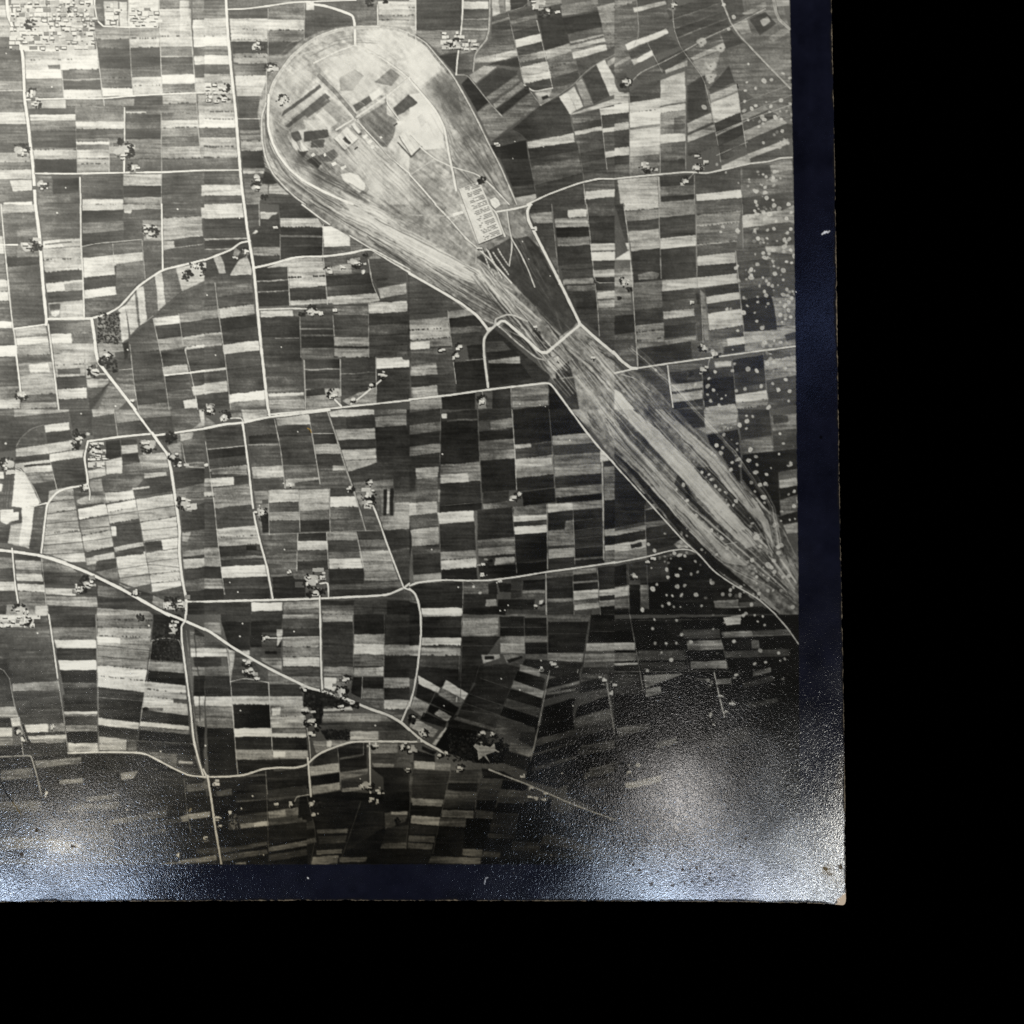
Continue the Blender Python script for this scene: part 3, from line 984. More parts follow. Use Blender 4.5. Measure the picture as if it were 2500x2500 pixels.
P 7:765,660 1080,640 1085,660 850,690 850,720 770,725
C 990,40 1100,720|1160,20 1380,710|-10 0|230:4 325:2 420:7 530:3 590:4 720:4
P 7:1210,530 1320,530 1340,575 1215,575
P 9:1165,20 1300,0 1600,0 1600,45 1340,70 1190,70
P 4:1190,70 1330,65 1340,180 1220,200
P 3:1335,80 1600,65 1605,175 1340,180
C 1225,190 1350,590|1605,175 1625,580|-15 -15|295:7 380:3 480:7 485:4 590:7
P 6:1600,0 1932,0 1932,30 1600,50
P 6:1605,70 1900,50 1905,150 1615,165
P 2:1610,170 1905,150 1932,500 1630,510
P 2:1905,0 1932,0 1932,500 1910,300
P 3:1630,500 1932,490 1932,780 1790,760 1780,650 1560,680 1380,690 1350,590
P 4:1790,780 1932,770 1932,870 1790,880
P 6:1795,880 1932,870 1932,1120 1690,1140 1650,1010 1790,1000
P 5:1660,740 1790,740 1790,1010 1670,1010
P 1:1690,740 1720,740 1715,1000 1690,1000
P 1:1750,740 1785,740 1780,1000 1750,1000
P 7:1725,770 1745,770 1740,980 1720,980
P 5:1400,690 1780,660 1780,740 1660,760 1660,960 1480,960
P 6:1390,720 1500,760 1480,930 1430,850
C 465,770 540,1180|600,770 610,1180|0 0|880:5 1180:4
P 1:540,990 605,990 605,1160 545,1160
C 610,760 610,1160|885,760 900,1160|-10 -5|880:7 970:3 1050:6 1160:3
C 890,760 905,1160|1175,745 1180,1150|-10 -5|870:7 955:7 1050:5 1150:2
C 1185,740 1190,1150|1390,720 1460,950 1520,1140|-5 0|820:3 920:9 1030:4 1150:4
P 4:1480,1000 1620,990 1670,1140 1520,1140
C 540,1180 600,1580|880,1170 870,1520|-5 -5|1350:4 1560:4
C 880,1165 875,1510|1150,1155 1175,1510|-5 -5|1240:2 1330:7 1430:4 1510:2
C 1150,1155 1180,1500|1425,1145 1490,1500|-5 -5|1235:6 1340:3 1410:4 1500:8
C 1430,1150 1510,1640|1680,1140 1830,1620|-5 0|1225:3 1330:4 1430:7 1500:6 1620:6 1650:4
P 2:1170,1505 1500,1495 1505,1640 1175,1650
P 4:1180,1650 1500,1640 1840,1620 1870,1670 1200,1700
P 2:1170,1700 1850,1680 1720,1750 1180,1775
P 2:1680,1140 1932,1120 1932,1330 1760,1330
P 3:1760,1330 1932,1300 1932,1640 1880,1660
P 4:610,1550 960,1520 950,1660 640,1680
P 2:640,1580 830,1570 850,1600 950,1600 950,1770 650,1780
P 5:840,1520 960,1520 960,1590 840,1590
P 2:0,1820 440,1820 440,1932 0,1932
P 9:440,1820 735,1815 735,1895 445,1900
P 7:745,1815 1080,1800 1080,1870 745,1890
P 3:450,1905 740,1895 740,1932 450,1932
P 5:740,1890 1080,1880 1080,1932 740,1932
C 1100,1800 1110,1932|1410,1790 1410,1932|0 0|1850:2 1900:4 1932:6
P 3:1410,1790 1720,1780 1720,1932 1410,1932
P 4:1720,1760 1880,1690 1932,1710 1932,1932 1720,1932
P 2:1720,1800 1932,1800 1932,1932 1720,1932
R 22 9:0,180 180,140 360,125 610,70 900,40 1180,5
R 24 9:605,0 615,60
R 18 9:360,130 385,300 420,580 450,860 475,1040 530,1270 590,1480 620,1650 645,1790
R 20 9:0,1810 600,1795 1000,1785 1300,1770 1720,1750 1880,1680 1932,1640
R 14 9:1555,760 1570,860 1640,1030 1700,1210 1790,1450 1875,1670
R 14 9:1880,1680 1932,1700
R 13 6:1160,20 1240,250 1320,520 1390,710 1460,930 1520,1140
R 9 8:660,90 720,380 760,740
R 9 8:985,60 1050,450 1090,700
R 8 8:10,300 40,500 100,950 130,1280 190,1740
R 8 6:530,1180 900,1165 1400,1145 1680,1140
R 8 7:890,770 900,1150
R 8 7:605,770 610,1180
R 8 7:1180,750 1185,1150
R 8 8:880,1170 870,1520
R 9 8:1150,1160 1170,1500
R 8 8:1430,1150 1500,1480
R 12 9:1090,1640 1165,1630 1170,1770
R 16 9:1085,1720 1090,1932
R 12 8:220,85 350,80 365,120
R 8 8:1015,228 1215,225
R 6 7:40,375 370,345
R 6 7:410,335 690,328
F 70:180,70
F 80:1540,790
F 70:1540,880
F 40:1370,750
F 70:530,970
F 100:1030,1620
F 60:1050,1730
F 35:1120,1580
F 25:15,520
F 25:810,700
F 20:800,1530
F 40:1560,690
G 35:990,1740
G 40:1120,1710
G 30:560,1030
B 11 9:240,1630 315,1720 880,210 520,905 755,1320 745,695
T 1000 1000 3.864
C 0,40 0,900|300,0 290,850|-40 -30|30:5 150:2 240:5 350:2 440:5 560:2 780:3 900:4
P 2:0,540 60,560 50,760 0,770
P 6:60,555 275,535 270,640 65,655
P 4:65,655 270,640 270,870 60,880
P 6:0,880 260,865 265,975 0,1000
P 7:0,880 60,880 60,990 0,1000
C 300,30 285,960|640,0 680,900|-30 -30|110:2 520:1 610:5 700:5 810:2 905:2 970:1
P 7:295,620 550,600 555,685 300,695
P 4:350,100 640,85 640,100 350,115
P 8:300,40 350,40 350,80 305,80
C 650,0 680,780|970,-30 1010,770|-20 -20|100:2 205:3 295:1 390:4 480:5 780:1
P 5:760,110 970,80 975,170 765,190
C 975,0 1010,770|1320,-40 1370,730|-40 -40|340:1 350:4 470:3 560:6 650:5 770:1
P 7:990,330 1140,320 1145,355 1000,370
P 7:1000,480 1340,455 1345,520 1005,550
C 1320,0 1370,740|1500,-20 1700,220 1900,480 1820,720|-40 -30|250:1 
P 1:1325,0 1510,0 1680,220 1340,245
P 6:1345,250 1690,220 1760,310 1350,340
P 3:1350,345 1760,315 1800,400 1360,430
P 5:1360,435 1790,405 1805,500 1365,535
P 6:1365,540 1800,510 1810,600 1370,630
P 2:1370,640 1810,600 1815,700 1375,740
P 5:1380,745 1815,705 1820,790 1380,830
P 1:1380,830 1820,790 1820,850 1390,880
P 8:1795,390 1830,390 1880,480 1800,490
C 1830,490 1840,1440|1932,480 1932,1430|-5 -10|540:2 640:5 700:4 780:5 860:5 1130:1 1200:6 1280:1 1330:7 1440:5
P 2:690,780 940,770 930,860 690,900
P 5:690,890 930,865 920,920 700,940
P 1:1060,780 1370,740 1375,870 1070,910
P 5:975,920 1300,890 1300,990 980,1020
C 640,950 640,1230|970,920 990,1200|-30 -30|1250:2
P 8:265,970 605,950 610,1050 280,1080
C 280,1080 300,1600|610,1060 640,1560|-20 -20|1340:2 1420:5 1510:8 1620:1
C 0,1000 40,1580|260,975 300,1530|-30 -20|1130:3 1200:6 1290:6 1370:3 1560:2 1640:5
P 1:0,1050 20,1200 20,1300 0,1400
C 640,1230 660,1480|990,1200 1000,1450|-30 -30|1310:5 1390:6 1470:3
P 7:810,1400 990,1385 995,1445 800,1465
P 1:650,1470 1010,1460 1010,1560 760,1600 670,1600
C 980,1010 1010,1560|1295,985 1300,1500|-20 -20|1060:9 1105:3 1180:9 1440:1 1450:3 1570:1
P 8:1300,890 1535,880 1540,945 1305,975
P 6:1535,880 1820,855 1820,925 1540,945
P 2:1310,975 1540,950 1545,1040 1470,1050 1460,1130 1310,1140
P 6:1470,1050 1545,1040 1545,1130 1465,1140
C 1305,1140 1310,1520|1550,1130 1560,1470|-20 -20|1290:5 1320:3 1410:6 1520:2
C 1545,950 1560,1470|1820,925 1830,1420|-20 -20|1050:2 1140:2 1220:2 1310:2 1400:1 1420:4 1480:1
R 5 4:1550,1050 1820,1020
R 5 4:1560,1140 1820,1105
R 5 4:1560,1220 1825,1190
R 5 4:1560,1310 1825,1280
P 2:10,1680 90,1640 500,1620 505,1870 110,1870 80,1750
P 4:0,1700 60,1760 80,1830 0,1810
P 2:0,1810 80,1830 90,1932 0,1932
P 9:110,1875 495,1875 500,1932 115,1932
P 4:505,1620 830,1610 830,1760 505,1760
P 2:510,1740 820,1740 820,1870 510,1870
P 6:720,1785 815,1785 820,1855 715,1855
P 1:500,1870 930,1860 900,1932 500,1932
P 2:740,1640 820,1620 830,1740 740,1740
P 1:830,1630 960,1640 960,1720 850,1720
P 4:1060,1600 1280,1560 1280,1600 1070,1620
P 1:1070,1610 1280,1600 1280,1700 1070,1700
P 6:1070,1705 1280,1700 1280,1725 1070,1730
P 4:1070,1730 1280,1725 1280,1770 1080,1770
P 3:960,1600 1060,1600 1060,1770 960,1780
P 1:830,1790 1180,1790 1180,1880 830,1880
P 3:930,1880 1280,1880 1280,1932 900,1932
C 1295,1560 1300,1932|1540,1520 1550,1932|-20 0|1590:4 1690:2 1780:1 1820:5 1932:2
P 5:1540,1510 1760,1490 1765,1530 1540,1560
C 1540,1560 1555,1900|1765,1520 1790,1880|-20 -20|1620:1 1640:5 1710:1 1800:7 1840:4 1890:7
C 1770,1490 1800,1932|1932,1460 1932,1932|-20 -10|1700:2 1760:7 1800:2 1860:6 1932:1
P 3:1555,1900 1720,1890 1720,1932 1560,1932
M 5.5 0.1:1500,0 1932,0 1932,480 1700,180
S 8 14 0.9:1550,0 1700,180 1932,420/1932,0 1932,100 1932,250
S 9 20 0.9:1700,0 1800,150 1932,290/1900,0 1932,40 1932,150
S 3 10 0.9:1620,60 1750,220 1932,400/1700,0 1800,180 1932,360
R 18 9:1510,0 1650,190 1770,340 1932,515
R 16 9:0,1660 80,1630 300,1605 560,1612 730,1612 1000,1580 1290,1530 1600,1490 1932,1440
R 20 9:0,1690 50,1730 80,1800 105,1932
R 10 8:965,0 990,350 1010,760
R 10 5:1315,0 1340,300 1370,740
R 14 6:1815,480 1825,900 1830,1420
R 6 5:295,0 285,520
R 6 5:640,0 680,880
R 7 5:615,980 640,1480
R 7 5:280,1080 300,1530
R 7 6:970,930 1010,1540
R 9 7:1295,900 1300,1500
R 8 6:1540,950 1560,1460
R 10 8:1285,1540 1290,1932
R 7 6:505,1620 500,1932
R 7 6:1540,1560 1550,1932
R 7 6:1770,1490 1800,1932
R 6 5:260,910 680,875
R 6 4:820,1620 860,1770
R 7 6:570,1615 610,1650
F 55:985,830
F 40:700,1460
F 30:690,1560
F 35:1240,1820
F 22:1190,1850
F 25:850,1620
F 20:1035,790
G 20:760,1430
B 12 9:930,1845 855,1895 900,1890 210,1320 460,1675 1510,290 310,420
R 6 9:500,1000 500,1040 480,1050
B 18 9:605,1670 665,1730
T 1500 1000 3.864
P 1:0,300 300,690 700,1280 560,1330 0,1450
C 0,560 0,1450|300,540 300,1400|-80 -40|640:3 690:5 700:2 770:5 860:6 1110:2 1140:4 1190:6 1270:2 1350:7 1450:5
P 2:150,1270 255,1250 260,1290 160,1310
C 290,900 300,1400|500,870 620,1300|-30 -60|950:6 1060:2 1120:5 1220:2 1330:2 1400:3
P 6:560,1270 640,1210 720,1290 600,1310
P 1:0,480 60,540 320,860 0,870
P 3:300,850 350,880 330,930 290,940
X 0,0 560,0 760,190 900,350 1080,560 1300,790 1420,920 1550,1080 1650,1250 1728,1480 1730,1932 1550,1932 1400,1790 1100,1630 950,1530 800,1340 680,1260 300,800 0,490
M 4.5 0.13:0,0 560,0 760,190 900,350 1080,560 1300,790 1420,920 1550,1080 1650,1250 1728,1480 1730,1932 1550,1932 1400,1790 1100,1630 950,1530 800,1340 680,1260 300,800 0,490
M 1 0.08:0,410 300,770 680,1240 950,1500 1300,1720 1560,1920 1480,1850 950,1400 500,920 200,580
M 2 0.1:730,550 900,540 1100,780 1300,1000 1400,1150 1300,1200 1200,1050 950,760
M 2 0.1:600,600 800,900 1000,1100 1100,1260 900,1120 640,820 560,700
S 9 40 1:20,0 330,300 640,640 900,920 1150,1190 1450,1400/170,0 420,200 760,560 1000,850 1250,1120 1480,1330
P 7:20,0 170,0 420,200 760,560 1000,850 1280,1150 1330,1280 1240,1310 1120,1200 880,930 600,620 330,320
S 8 40 0.8:20,0 330,300 640,640 900,920 1150,1200 1300,1330/170,0 420,200 760,560 1000,850 1250,1100 1440,1350
P 7:380,0 480,0 720,220 960,440 1180,700 1330,850 1450,1050 1500,1300 1480,1400 1440,1250 1380,1060 1260,950 1080,770 860,480 640,270
S 6 20 0.8:380,0 640,270 860,480 1080,770 1380,1060 1470,1390/480,0 720,220 960,440 1180,700 1450,1050 1500,1380
P 6:0,130 230,420 540,760 900,1150 1000,1280 1100,1370 1260,1440 1250,1470 1060,1450 900,1330 700,1120 300,640 0,350
S 7 26 0.8:0,130 230,420 540,760 900,1150 1050,1350 1260,1440/0,350 300,640 700,1120 900,1330 1060,1460 1250,1475
S 3 14 0.8:0,230 230,480 540,840 800,1120 1000,1370/0,350 300,620 650,1040 850,1270 1000,1420
S 9 8 0.9:0,360 300,660 640,1060 850,1280 1060,1460 1300,1580 1700,1790/0,390 300,690 660,1100 900,1360 1080,1500 1300,1620 1700,1830
S 1 14 0.9:0,400 300,720 640,1110 950,1450 1300,1680 1600,1900/0,460 280,760 600,1140 920,1500 1280,1740 1560,1932
S 6 12 0.8:500,0 760,240 930,400 1130,620/560,0 780,220 950,390 1140,620
S 2 6 0.9:330,0 600,280 800,440/560,0 700,150 900,380
S 1 8 0.9:1130,650 1330,880 1480,1100/1180,680 1360,880 1500,1080
S 6 24 0.8:1240,1260 1440,1420 1728,1640/1260,1480 1450,1600 1728,1800
S 2 16 0.8:1300,1320 1500,1500 1728,1720/1260,1500 1450,1640 1700,1860
S 7 16 0.8:1400,1300 1560,1500 1728,1650/1540,1250 1640,1400 1728,1560
S 1 10 0.9:1540,1260 1620,1450 1700,1600/1600,1250 1680,1420 1728,1520
S 8 5 0.9:1180,680 1300,800 1460,980 1560,1120 1650,1290 1728,1450/1190,690 1320,810 1470,980 1580,1120 1670,1290 1728,1430
S 6 5 0.8:1340,1730 1420,1800 1530,1900/1360,1720 1450,1790 1560,1890
P 4:580,0 840,0 850,160 740,180
P 2:590,0 840,0 850,160 740,170
P 6:840,0 1160,0 1150,120 860,170
P 5:780,180 1180,120 1190,160 870,230
P 1:870,240 1160,190 1190,460 1180,700 1000,420 900,330
P 2:1160,0 1460,0 1480,240 1190,290
P 5:1470,60 1716,40 1716,180 1490,200
P 3:1490,50 1640,60 1640,120 1500,140
P 3:1490,210 1716,180 1716,370 1500,390
P 5:1190,290 1480,250 1490,390 1200,430
P 1:1200,430 1716,370 1720,560 1540,590 1560,1000 1450,950 1200,650
P 4:1540,590 1720,560 1720,640 1550,660
P 7:1550,665 1720,640 1725,720 1560,740
P 1:1550,740 1725,720 1725,800 1560,850
P 5:1560,860 1725,800 1725,960 1570,1000
P 6:1590,1090 1726,1065 1728,1160 1620,1170
P 1:1540,1010 1726,960 1726,1060 1590,1080
P 1:320,1410 800,1360 1100,1640 1500,1932 140,1932
P 3:130,1450 500,1390 520,1620 150,1640
P 4:120,1600 240,1600 240,1640 130,1640
P 1:0,1480 120,1450 130,1650 0,1670
P 7:0,1680 130,1665 140,1750 0,1770
P 5:0,1790 140,1780 145,1860 0,1870
P 1:140,1650 230,1650 240,1880 145,1880
P 5:240,1650 320,1650 325,1880 245,1880
P 5:935,1800 1165,1790 1170,1870 940,1870
P 4:1170,1820 1400,1800 1440,1850 1170,1870
P 1:0,1880 1500,1870 1550,1932 0,1932
P 6:1330,1720 1420,1770 1540,1880 1540,1910 1480,1870 1380,1780
R 12 9:0,1445 300,1390 500,1335 640,1315 720,1325 770,1350
R 13 8:0,520 300,850 640,1230 800,1370 930,1520 1100,1640 1350,1780 1520,1932
R 6 6:285,900 300,1400
R 6 4:300,1230 620,1195
R 12 4:300,1400 320,1880
R 5 5:1460,0 1500,390
R 7 5:110,1440 140,1930
R 8 8:1040,1270 1150,1250
F 40:180,1570
F 30:360,1400
F 22:310,1440
B 22 8:825,590 890,615 910,660 950,720 990,760 1040,780 1070,900 1120,900 1140,860 650,715 585,750 680,860 770,1000 910,1140 1010,1215 1060,1310 960,340 1000,410 1020,360 1155,320 1155,375 1170,470 1110,500 1100,560 1180,530 1260,480 1340,520 1330,590 1430,610 1370,710 1420,700 1320,770 1400,830 1410,880 1475,550 1290,690 1240,60 1250,110 1300,65 1030,235 1180,150 1240,180 1560,230 1590,320 1550,420 1280,380 1330,440 1580,960 1570,1050 1650,1040 1700,1030 1690,910 1690,770 1640,800 320,1270 475,1170 380,1330 590,1670 660,1660 490,1750 545,1755 630,1750 450,1850 510,1830 560,1860 620,1860 355,1690 400,1650 770,1745 915,1635 1090,1700 1120,1670 1020,1740 1290,1840 265,1890 590,1570 720,1550 780,1530 500,1580 490,1510 620,1500 660,1380 760,1430 560,1350 620,1370 820,1320 1240,1920 820,1850 1340,1200 1330,1170 1300,1420 1170,1390 1320,1500 1400,1560 1450,1590 1590,1580 1640,1570 1510,1530 1340,1580
B 30 9:920,410 945,430 1640,530 1660,520 1570,1280 1540,1300 1550,1350 1450,1470 1480,1490 1680,1860 1510,1085 1340,1200
T 0 1500 3.864
P 7:0,0 440,0 440,10 340,20 330,120 0,135
V 0.6:0,0,330,130
P 3:330,15 470,10 500,110 330,120
C 0,140 140,880|490,110 600,1020|-10 -20|330:3 430:4 640:3 
P 3:0,140 490,110 610,1020 220,1040 150,860 60,400 0,330
P 4:90,360 520,340 540,560 110,540
P 3:0,420 70,420 140,870 0,880
P 6:120,650 560,625 575,710 125,720
P 5:230,690 340,685 340,712 230,715
P 7:0,300 30,400 0,415
P 6:0,880 150,870 180,960 0,975
P 2:0,985 110,975 120,1060 0,1070
P 8:105,975 190,965 200,1045 120,1055
P 8:0,1075 120,1065 120,1150 0,1160
P 5:0,1170 130,1165 120,1240 0,1255
P 2:0,1255 220,1230 225,1330 0,1355
C 470,0 620,760|905,0 920,760|0 0|120:2 235:5 320:9 430:2 520:9 640:1 700:3 760:2
C 600,760 650,1310|915,770 930,1290|0 0|910:2 935:8 960:5 1040:3 1105:6 1210:2 1290:8
P 2:210,1040 610,1030 640,1130 650,1320 300,1320 230,1320
P 9:235,1040 460,1030 460,1105 260,1110
P 6:460,1030 610,1020 620,1100 460,1105
P 8:270,1145 635,1130 635,1165 280,1175
P 6:285,1175 635,1165 640,1205 300,1210
C 920,0 930,770|1450,0 1370,710|0 60|50:6h 120:5 200:7h 290:7 390:6 480:5 580:9h 680:8 770:3
P 9:920,210 1140,220 1140,270 925,260
P 6:1140,230 1440,260 1430,310 1140,280
P 9:920,485 1025,500 1020,560 925,550
P 2:930,780 1350,810 1320,1020 1140,1000 920,970
P 8:930,970 1320,1020 1310,1080 930,1040
P 2:925,1050 1310,1085 1300,1180 930,1140
P 7:940,1150 1200,1180 1195,1280 940,1275
P 4:1200,1185 1310,1190 1290,1285 1195,1280
P 2:1300,1190 1820,1220 1850,1330 1400,1290 1290,1280
C 1410,440 1330,1010|1740,460 1790,1090|30 60|520:5 630:1 700:7h 770:7 800:8 900:8 1000:2
P 5:1360,870 1550,880 1540,910 1340,905
P 4:1640,790 1770,800 1770,840 1640,830
P 8:1330,1005 1790,1050 1790,1090 1320,1050
P 5:1320,1060 1790,1095 1790,1130 1320,1090
P 1:1320,1090 1800,1130 1830,1220 1310,1185
P 4:1400,1290 1670,1320 1670,1410 1480,1350
P 3:1670,1320 1830,1330 1900,1510 1760,1480 1670,1430
P 6:1690,1380 1820,1385 1820,1410 1690,1405
P 1.6:1450,0 1700,0 1750,60 1700,230 1440,250
P 1:1440,250 1700,240 1740,450 1410,420
D 0.8:1450,100,1700,440
P 5:1420,440 1730,460 1740,550 1410,530
P 5:1790,140 1932,190 1932,310 1800,310
P 2:1840,130 1932,190 1932,210 1840,190
P 8:1800,315 1932,315 1932,400 1805,400
P 2:1830,400 1932,400 1932,490 1840,490
P 5:1815,495 1932,490 1932,575 1820,575
P 1:1830,580 1932,575 1932,770 1830,770
P 8:1830,775 1932,770 1932,860 1840,865
P 5:1840,865 1932,860 1932,960 1850,960
P 5:1845,960 1932,960 1932,1060 1850,1050
P 1:1860,1060 1932,1060 1932,1450 1900,1400
P 2:0,1360 290,1335 400,1700 420,1932 0,1932
P 5:10,1470 310,1440 330,1540 20,1560
P 2:310,1340 660,1310 1400,1310 1740,1520 1932,1550 1932,1932 420,1932 400,1700
P 5:330,1380 770,1340 780,1400 350,1450
P 6:570,1560 790,1540 790,1590 570,1600
P 5:1140,1490 1490,1450 1490,1510 1150,1560
P 5:830,1720 1130,1680 1135,1740 820,1760
P 5:640,1800 1130,1760 1140,1830 640,1870
P 4:20,1780 400,1740 410,1850 20,1890
P 5:1750,1620 1932,1570 1932,1650 1750,1680
P 5:1080,1900 1570,1830 1580,1900 1100,1932
P 7:1690,1900 1932,1860 1932,1920 1700,1932
P 4:1530,1520 1740,1500 1740,1550 1530,1570
R 24 9:1580,-10 1750,60 1932,140
R 18 9:1755,0 1750,60 1715,110 1720,250 1760,560 1800,860 1830,1180 1880,1380 1920,1510
R 10 5:1760,150 1800,500 1830,900 1870,1230
R 16 9:650,1305 1000,1295 1300,1300 1400,1320 1600,1430 1780,1515 1932,1530
R 13 9:465,0 510,300 550,600
R 8 7:550,600 610,980 650,1305
R 9 6:910,0 930,700 935,1290
R 10 8:0,1365 240,1330 300,1330 350,1500 400,1710
R 10 8:205,1160 225,1320
R 8 7:0,300 80,520 140,850 200,1040 260,1200
R 8 7:1440,250 1400,560 1370,720 1330,1000
R 10 7:1440,245 1560,220 1690,235 1720,320
R 6 6:930,780 1360,815
R 6 5:1300,1190 1830,1220
R 6 3:925,390 1420,440
R 6 3:925,290 1440,340
R 10 2:30,1590 100,1720 160,1820 200,1870
F 70:1640,120
F 60:240,60
F 40:180,1100
F 25:500,1060
F 30:440,1700
F 20:220,1170
G 60:1500,170
G 45:1640,270
G 40:1330,30
G 20:1380,900
B 13 9:1520,1290 360,175 240,115 1410,105 1205,1840
L 7 2:1835,180 1880,600 1890,1000
T 500 1500 3.864
P 5:0,70 150,70 155,190 0,150
P 3:0,220 110,240 200,310 0,310
P 8:0,320 205,320 215,395 0,395
P 2:0,400 160,405 160,485 0,485
P 5:0,490 225,490 240,580 0,570
C 0,580 40,1500|245,580 310,1500|0 0|770:2 865:8 965:5 1060:5 1070:6 1510:1
C 160,70 230,320|435,70 430,330|0 0|330:1
C 440,40 430,330|730,40 720,330|0 0|150:2 310:1 330:3
P 2:150,0 740,0 740,60 160,70
C 735,0 740,640|1085,0 1095,690|0 0|40:6 130:4 205:2 305:6 400:5 490:8 580:3 690:5
P 3:540,170 680,170 680,310 540,310
P 7:680,140 735,140 730,230 685,300
P 4:430,320 720,320 720,400 470,400
P 1:570,345 685,345 685,372 570,372
P 8:330,350 425,340 425,380 380,385
P 6:530,410 725,410 725,520 640,490 540,440
P 7:220,320 290,350 250,620
P 3:290,360 350,370 480,460 600,640 250,630 270,500
P 5:600,510 750,580 900,650 610,650
P 2:250,640 600,640 610,765 260,765
P 2:610,660 900,660 930,770 620,770
C 260,770 310,1510|615,770 650,1450|0 0|850:7h 1070:1 1150:9 1270:2 1370:6 1500:2
C 610,770 650,1360|925,770 980,1360|0 0|860:7 960:6 1070:8 1120:5 1160:9 1275:2 1355:7
P 9:630,880 720,870 710,940 640,950
P 9:650,1290 760,1290 760,1340 650,1340
P 2:310,1370 1000,1360 980,1440 800,1440 560,1450 320,1510
C 1110,0 1120,490|1400,0 1405,480|0 0|65:6 240:2 490:3
C 1410,0 1410,580|1700,0 1695,580|0 0|180:1 275:6 375:8 485:5 500:3 580:7
C 1700,0 1690,890|1932,0 1932,900|0 0|280:2 385:6 590:2 690:6 800:2 890:8
P 6:1120,490 1400,490 1410,570 1130,580
P 8:1620,500 1690,490 1690,580 1620,560
P 8:1130,590 1240,590 1240,690 1220,720 1130,690
P 5:1240,590 1390,600 1360,740 1250,700
P 1:1400,590 1490,590 1480,790 1380,740
P 2:1490,590 1690,590 1690,700 1490,690
P 5:1490,700 1690,700 1690,790 1490,790
P 5:1490,800 1690,800 1690,890 1600,870
P 1:950,700 1100,730 1380,850 1350,870 1120,860 1110,1030 1040,1030 1010,880 930,860
D 0.5:940,710,1350,880
G 70:1010,780
G 60:1150,800
G 50:1270,840
G 50:1070,930
G 40:1060,1060
P 8:1120,890 1380,870 1400,900 1120,910
P 6:1120,930 1380,930 1380,1010 1110,1010
P 6:1380,930 1680,930 1760,1000 1380,1010
P 5:1690,900 1900,930 1850,1000 1690,950
P 3:1100,1020 1850,1010 1932,1090 1370,1100 1090,1080
P 1:1090,1090 1380,1090 1360,1180 1150,1180
D 0.8:1150,1080,1370,1180
P 7:1370,1100 1640,1100 1640,1180 1360,1185
P 4:1650,1110 1932,1100 1932,1190 1650,1190
P 6:1020,1190 1420,1190 1200,1270 1050,1310
P 8:1150,1190 1200,1190 1190,1250 1150,1250
P 2:1060,1310 1260,1260 1270,1390 1010,1430
P 2:1260,1260 1400,1210 1530,1210 1530,1450 1280,1480
P 5:1270,1350 1500,1310 1500,1330 1270,1370
P 5:1270,1490 1540,1450 1540,1500 1280,1560
P 7:990,1430 1265,1400 1270,1480 1000,1520
P 1:1000,1530 1270,1490 1270,1590 1000,1610
P 7:1010,1620 1275,1580 1280,1650 1020,1690
C 80,1540 100,1932|260,1540 280,1932|-10 -10|1660:2 1720:4 1860:2 1932:3
C 270,1540 300,1932|575,1480 600,1932|-20 -30|1620:2 1700:2 1790:4 1900:2 1932:4
C 580,1480 600,1932|980,1440 1000,1700|-30 -60|1580:2 1680:1 1760:4 1850:2 1932:5
P 7:600,1860 760,1840 765,1900 610,1920
P 1:1010,1700 1290,1660 1700,1700 1700,1932 880,1932 900,1700
P 3:1280,1570 1480,1540 1500,1630 1290,1660
P 6:1300,1640 1500,1620 1500,1650 1300,1675
P 5:1390,1800 1690,1770 1690,1810 1400,1840
P 1:1300,1680 1690,1680 1690,1760 1300,1780
P 4:1580,1310 1932,1310 1932,1390 1580,1400
P 5:1560,1210 1820,1210 1820,1300 1560,1310
P 6:1580,1400 1790,1410 1780,1440 1600,1435
P 1:1570,1440 1932,1440 1932,1932 1700,1932 1690,1540
P 4:1760,1860 1932,1850 1932,1890 1760,1890
R 24 9:0,135 60,165 250,300 470,430 650,530 900,650 980,690 1110,720 1350,800 1560,890 1740,950 1860,1020 1932,1090
R 18 9:1090,0 1100,500 1110,700
R 18 9:0,1530 200,1528 370,1515 550,1455 700,1440 850,1445 960,1420 1030,1350 1100,1300 1250,1240 1380,1200 1500,1195 1932,1197
R 18 9:-10,1460 30,1540 60,1700 95,1932
R 14 9:980,1430 990,1560 1005,1690
R 10 8:1000,1695 870,1715 850,1760
R 13 8:1555,1200 1565,1680
R 10 8:215,320 245,620 260,800 300,1350 315,1500
R 10 8:605,640 625,1000 640,1280
R 8 5:1400,0 1405,490
R 8 5:1695,0 1690,880
R 10 8:940,920 990,1200 1000,1360
R 9 8:250,630 390,600 600,640
R 16 9:1932,830 1860,1000
R 8 8:730,220 1090,207
R 12 8:610,220 730,222
R 8 7:1490,590 1480,790
R 7 6:575,1480 595,1690
R 8 6:1255,1260 1290,1660
R 8 6:1500,1210 1500,1320
F 40:580,225
F 55:410,450
F 60:430,540
F 25:495,605
F 60:1330,620
F 70:1290,730
F 50:960,900
F 60:1000,1010
F 40:1000,1120
F 45:950,700
F 60:1540,1610
F 30:1570,1745
F 35:1640,1665
F 35:1020,1780
F 30:1030,1880
F 32:820,1795
F 30:105,1600
F 35:1600,1240
F 40:1870,1240
F 30:1915,1470
F 25:1290,870
F 25:1400,840
G 40:1420,860
G 50:1070,1790
B 13 9:360,85 335,205 845,160 350,1830 455,1710 10,1235 1610,1045 340,905
T 1000 1500 3.864
C 0,0 0,290|100,0 95,290|0 0|85:2 190:2 290:2
P 8:120,0 490,0 490,15 120,20
C 120,20 100,390|495,20 480,385|0 0|120:2 215:2 290:8h 310:4 385:6
P 6:0,290 95,290 90,385 0,385
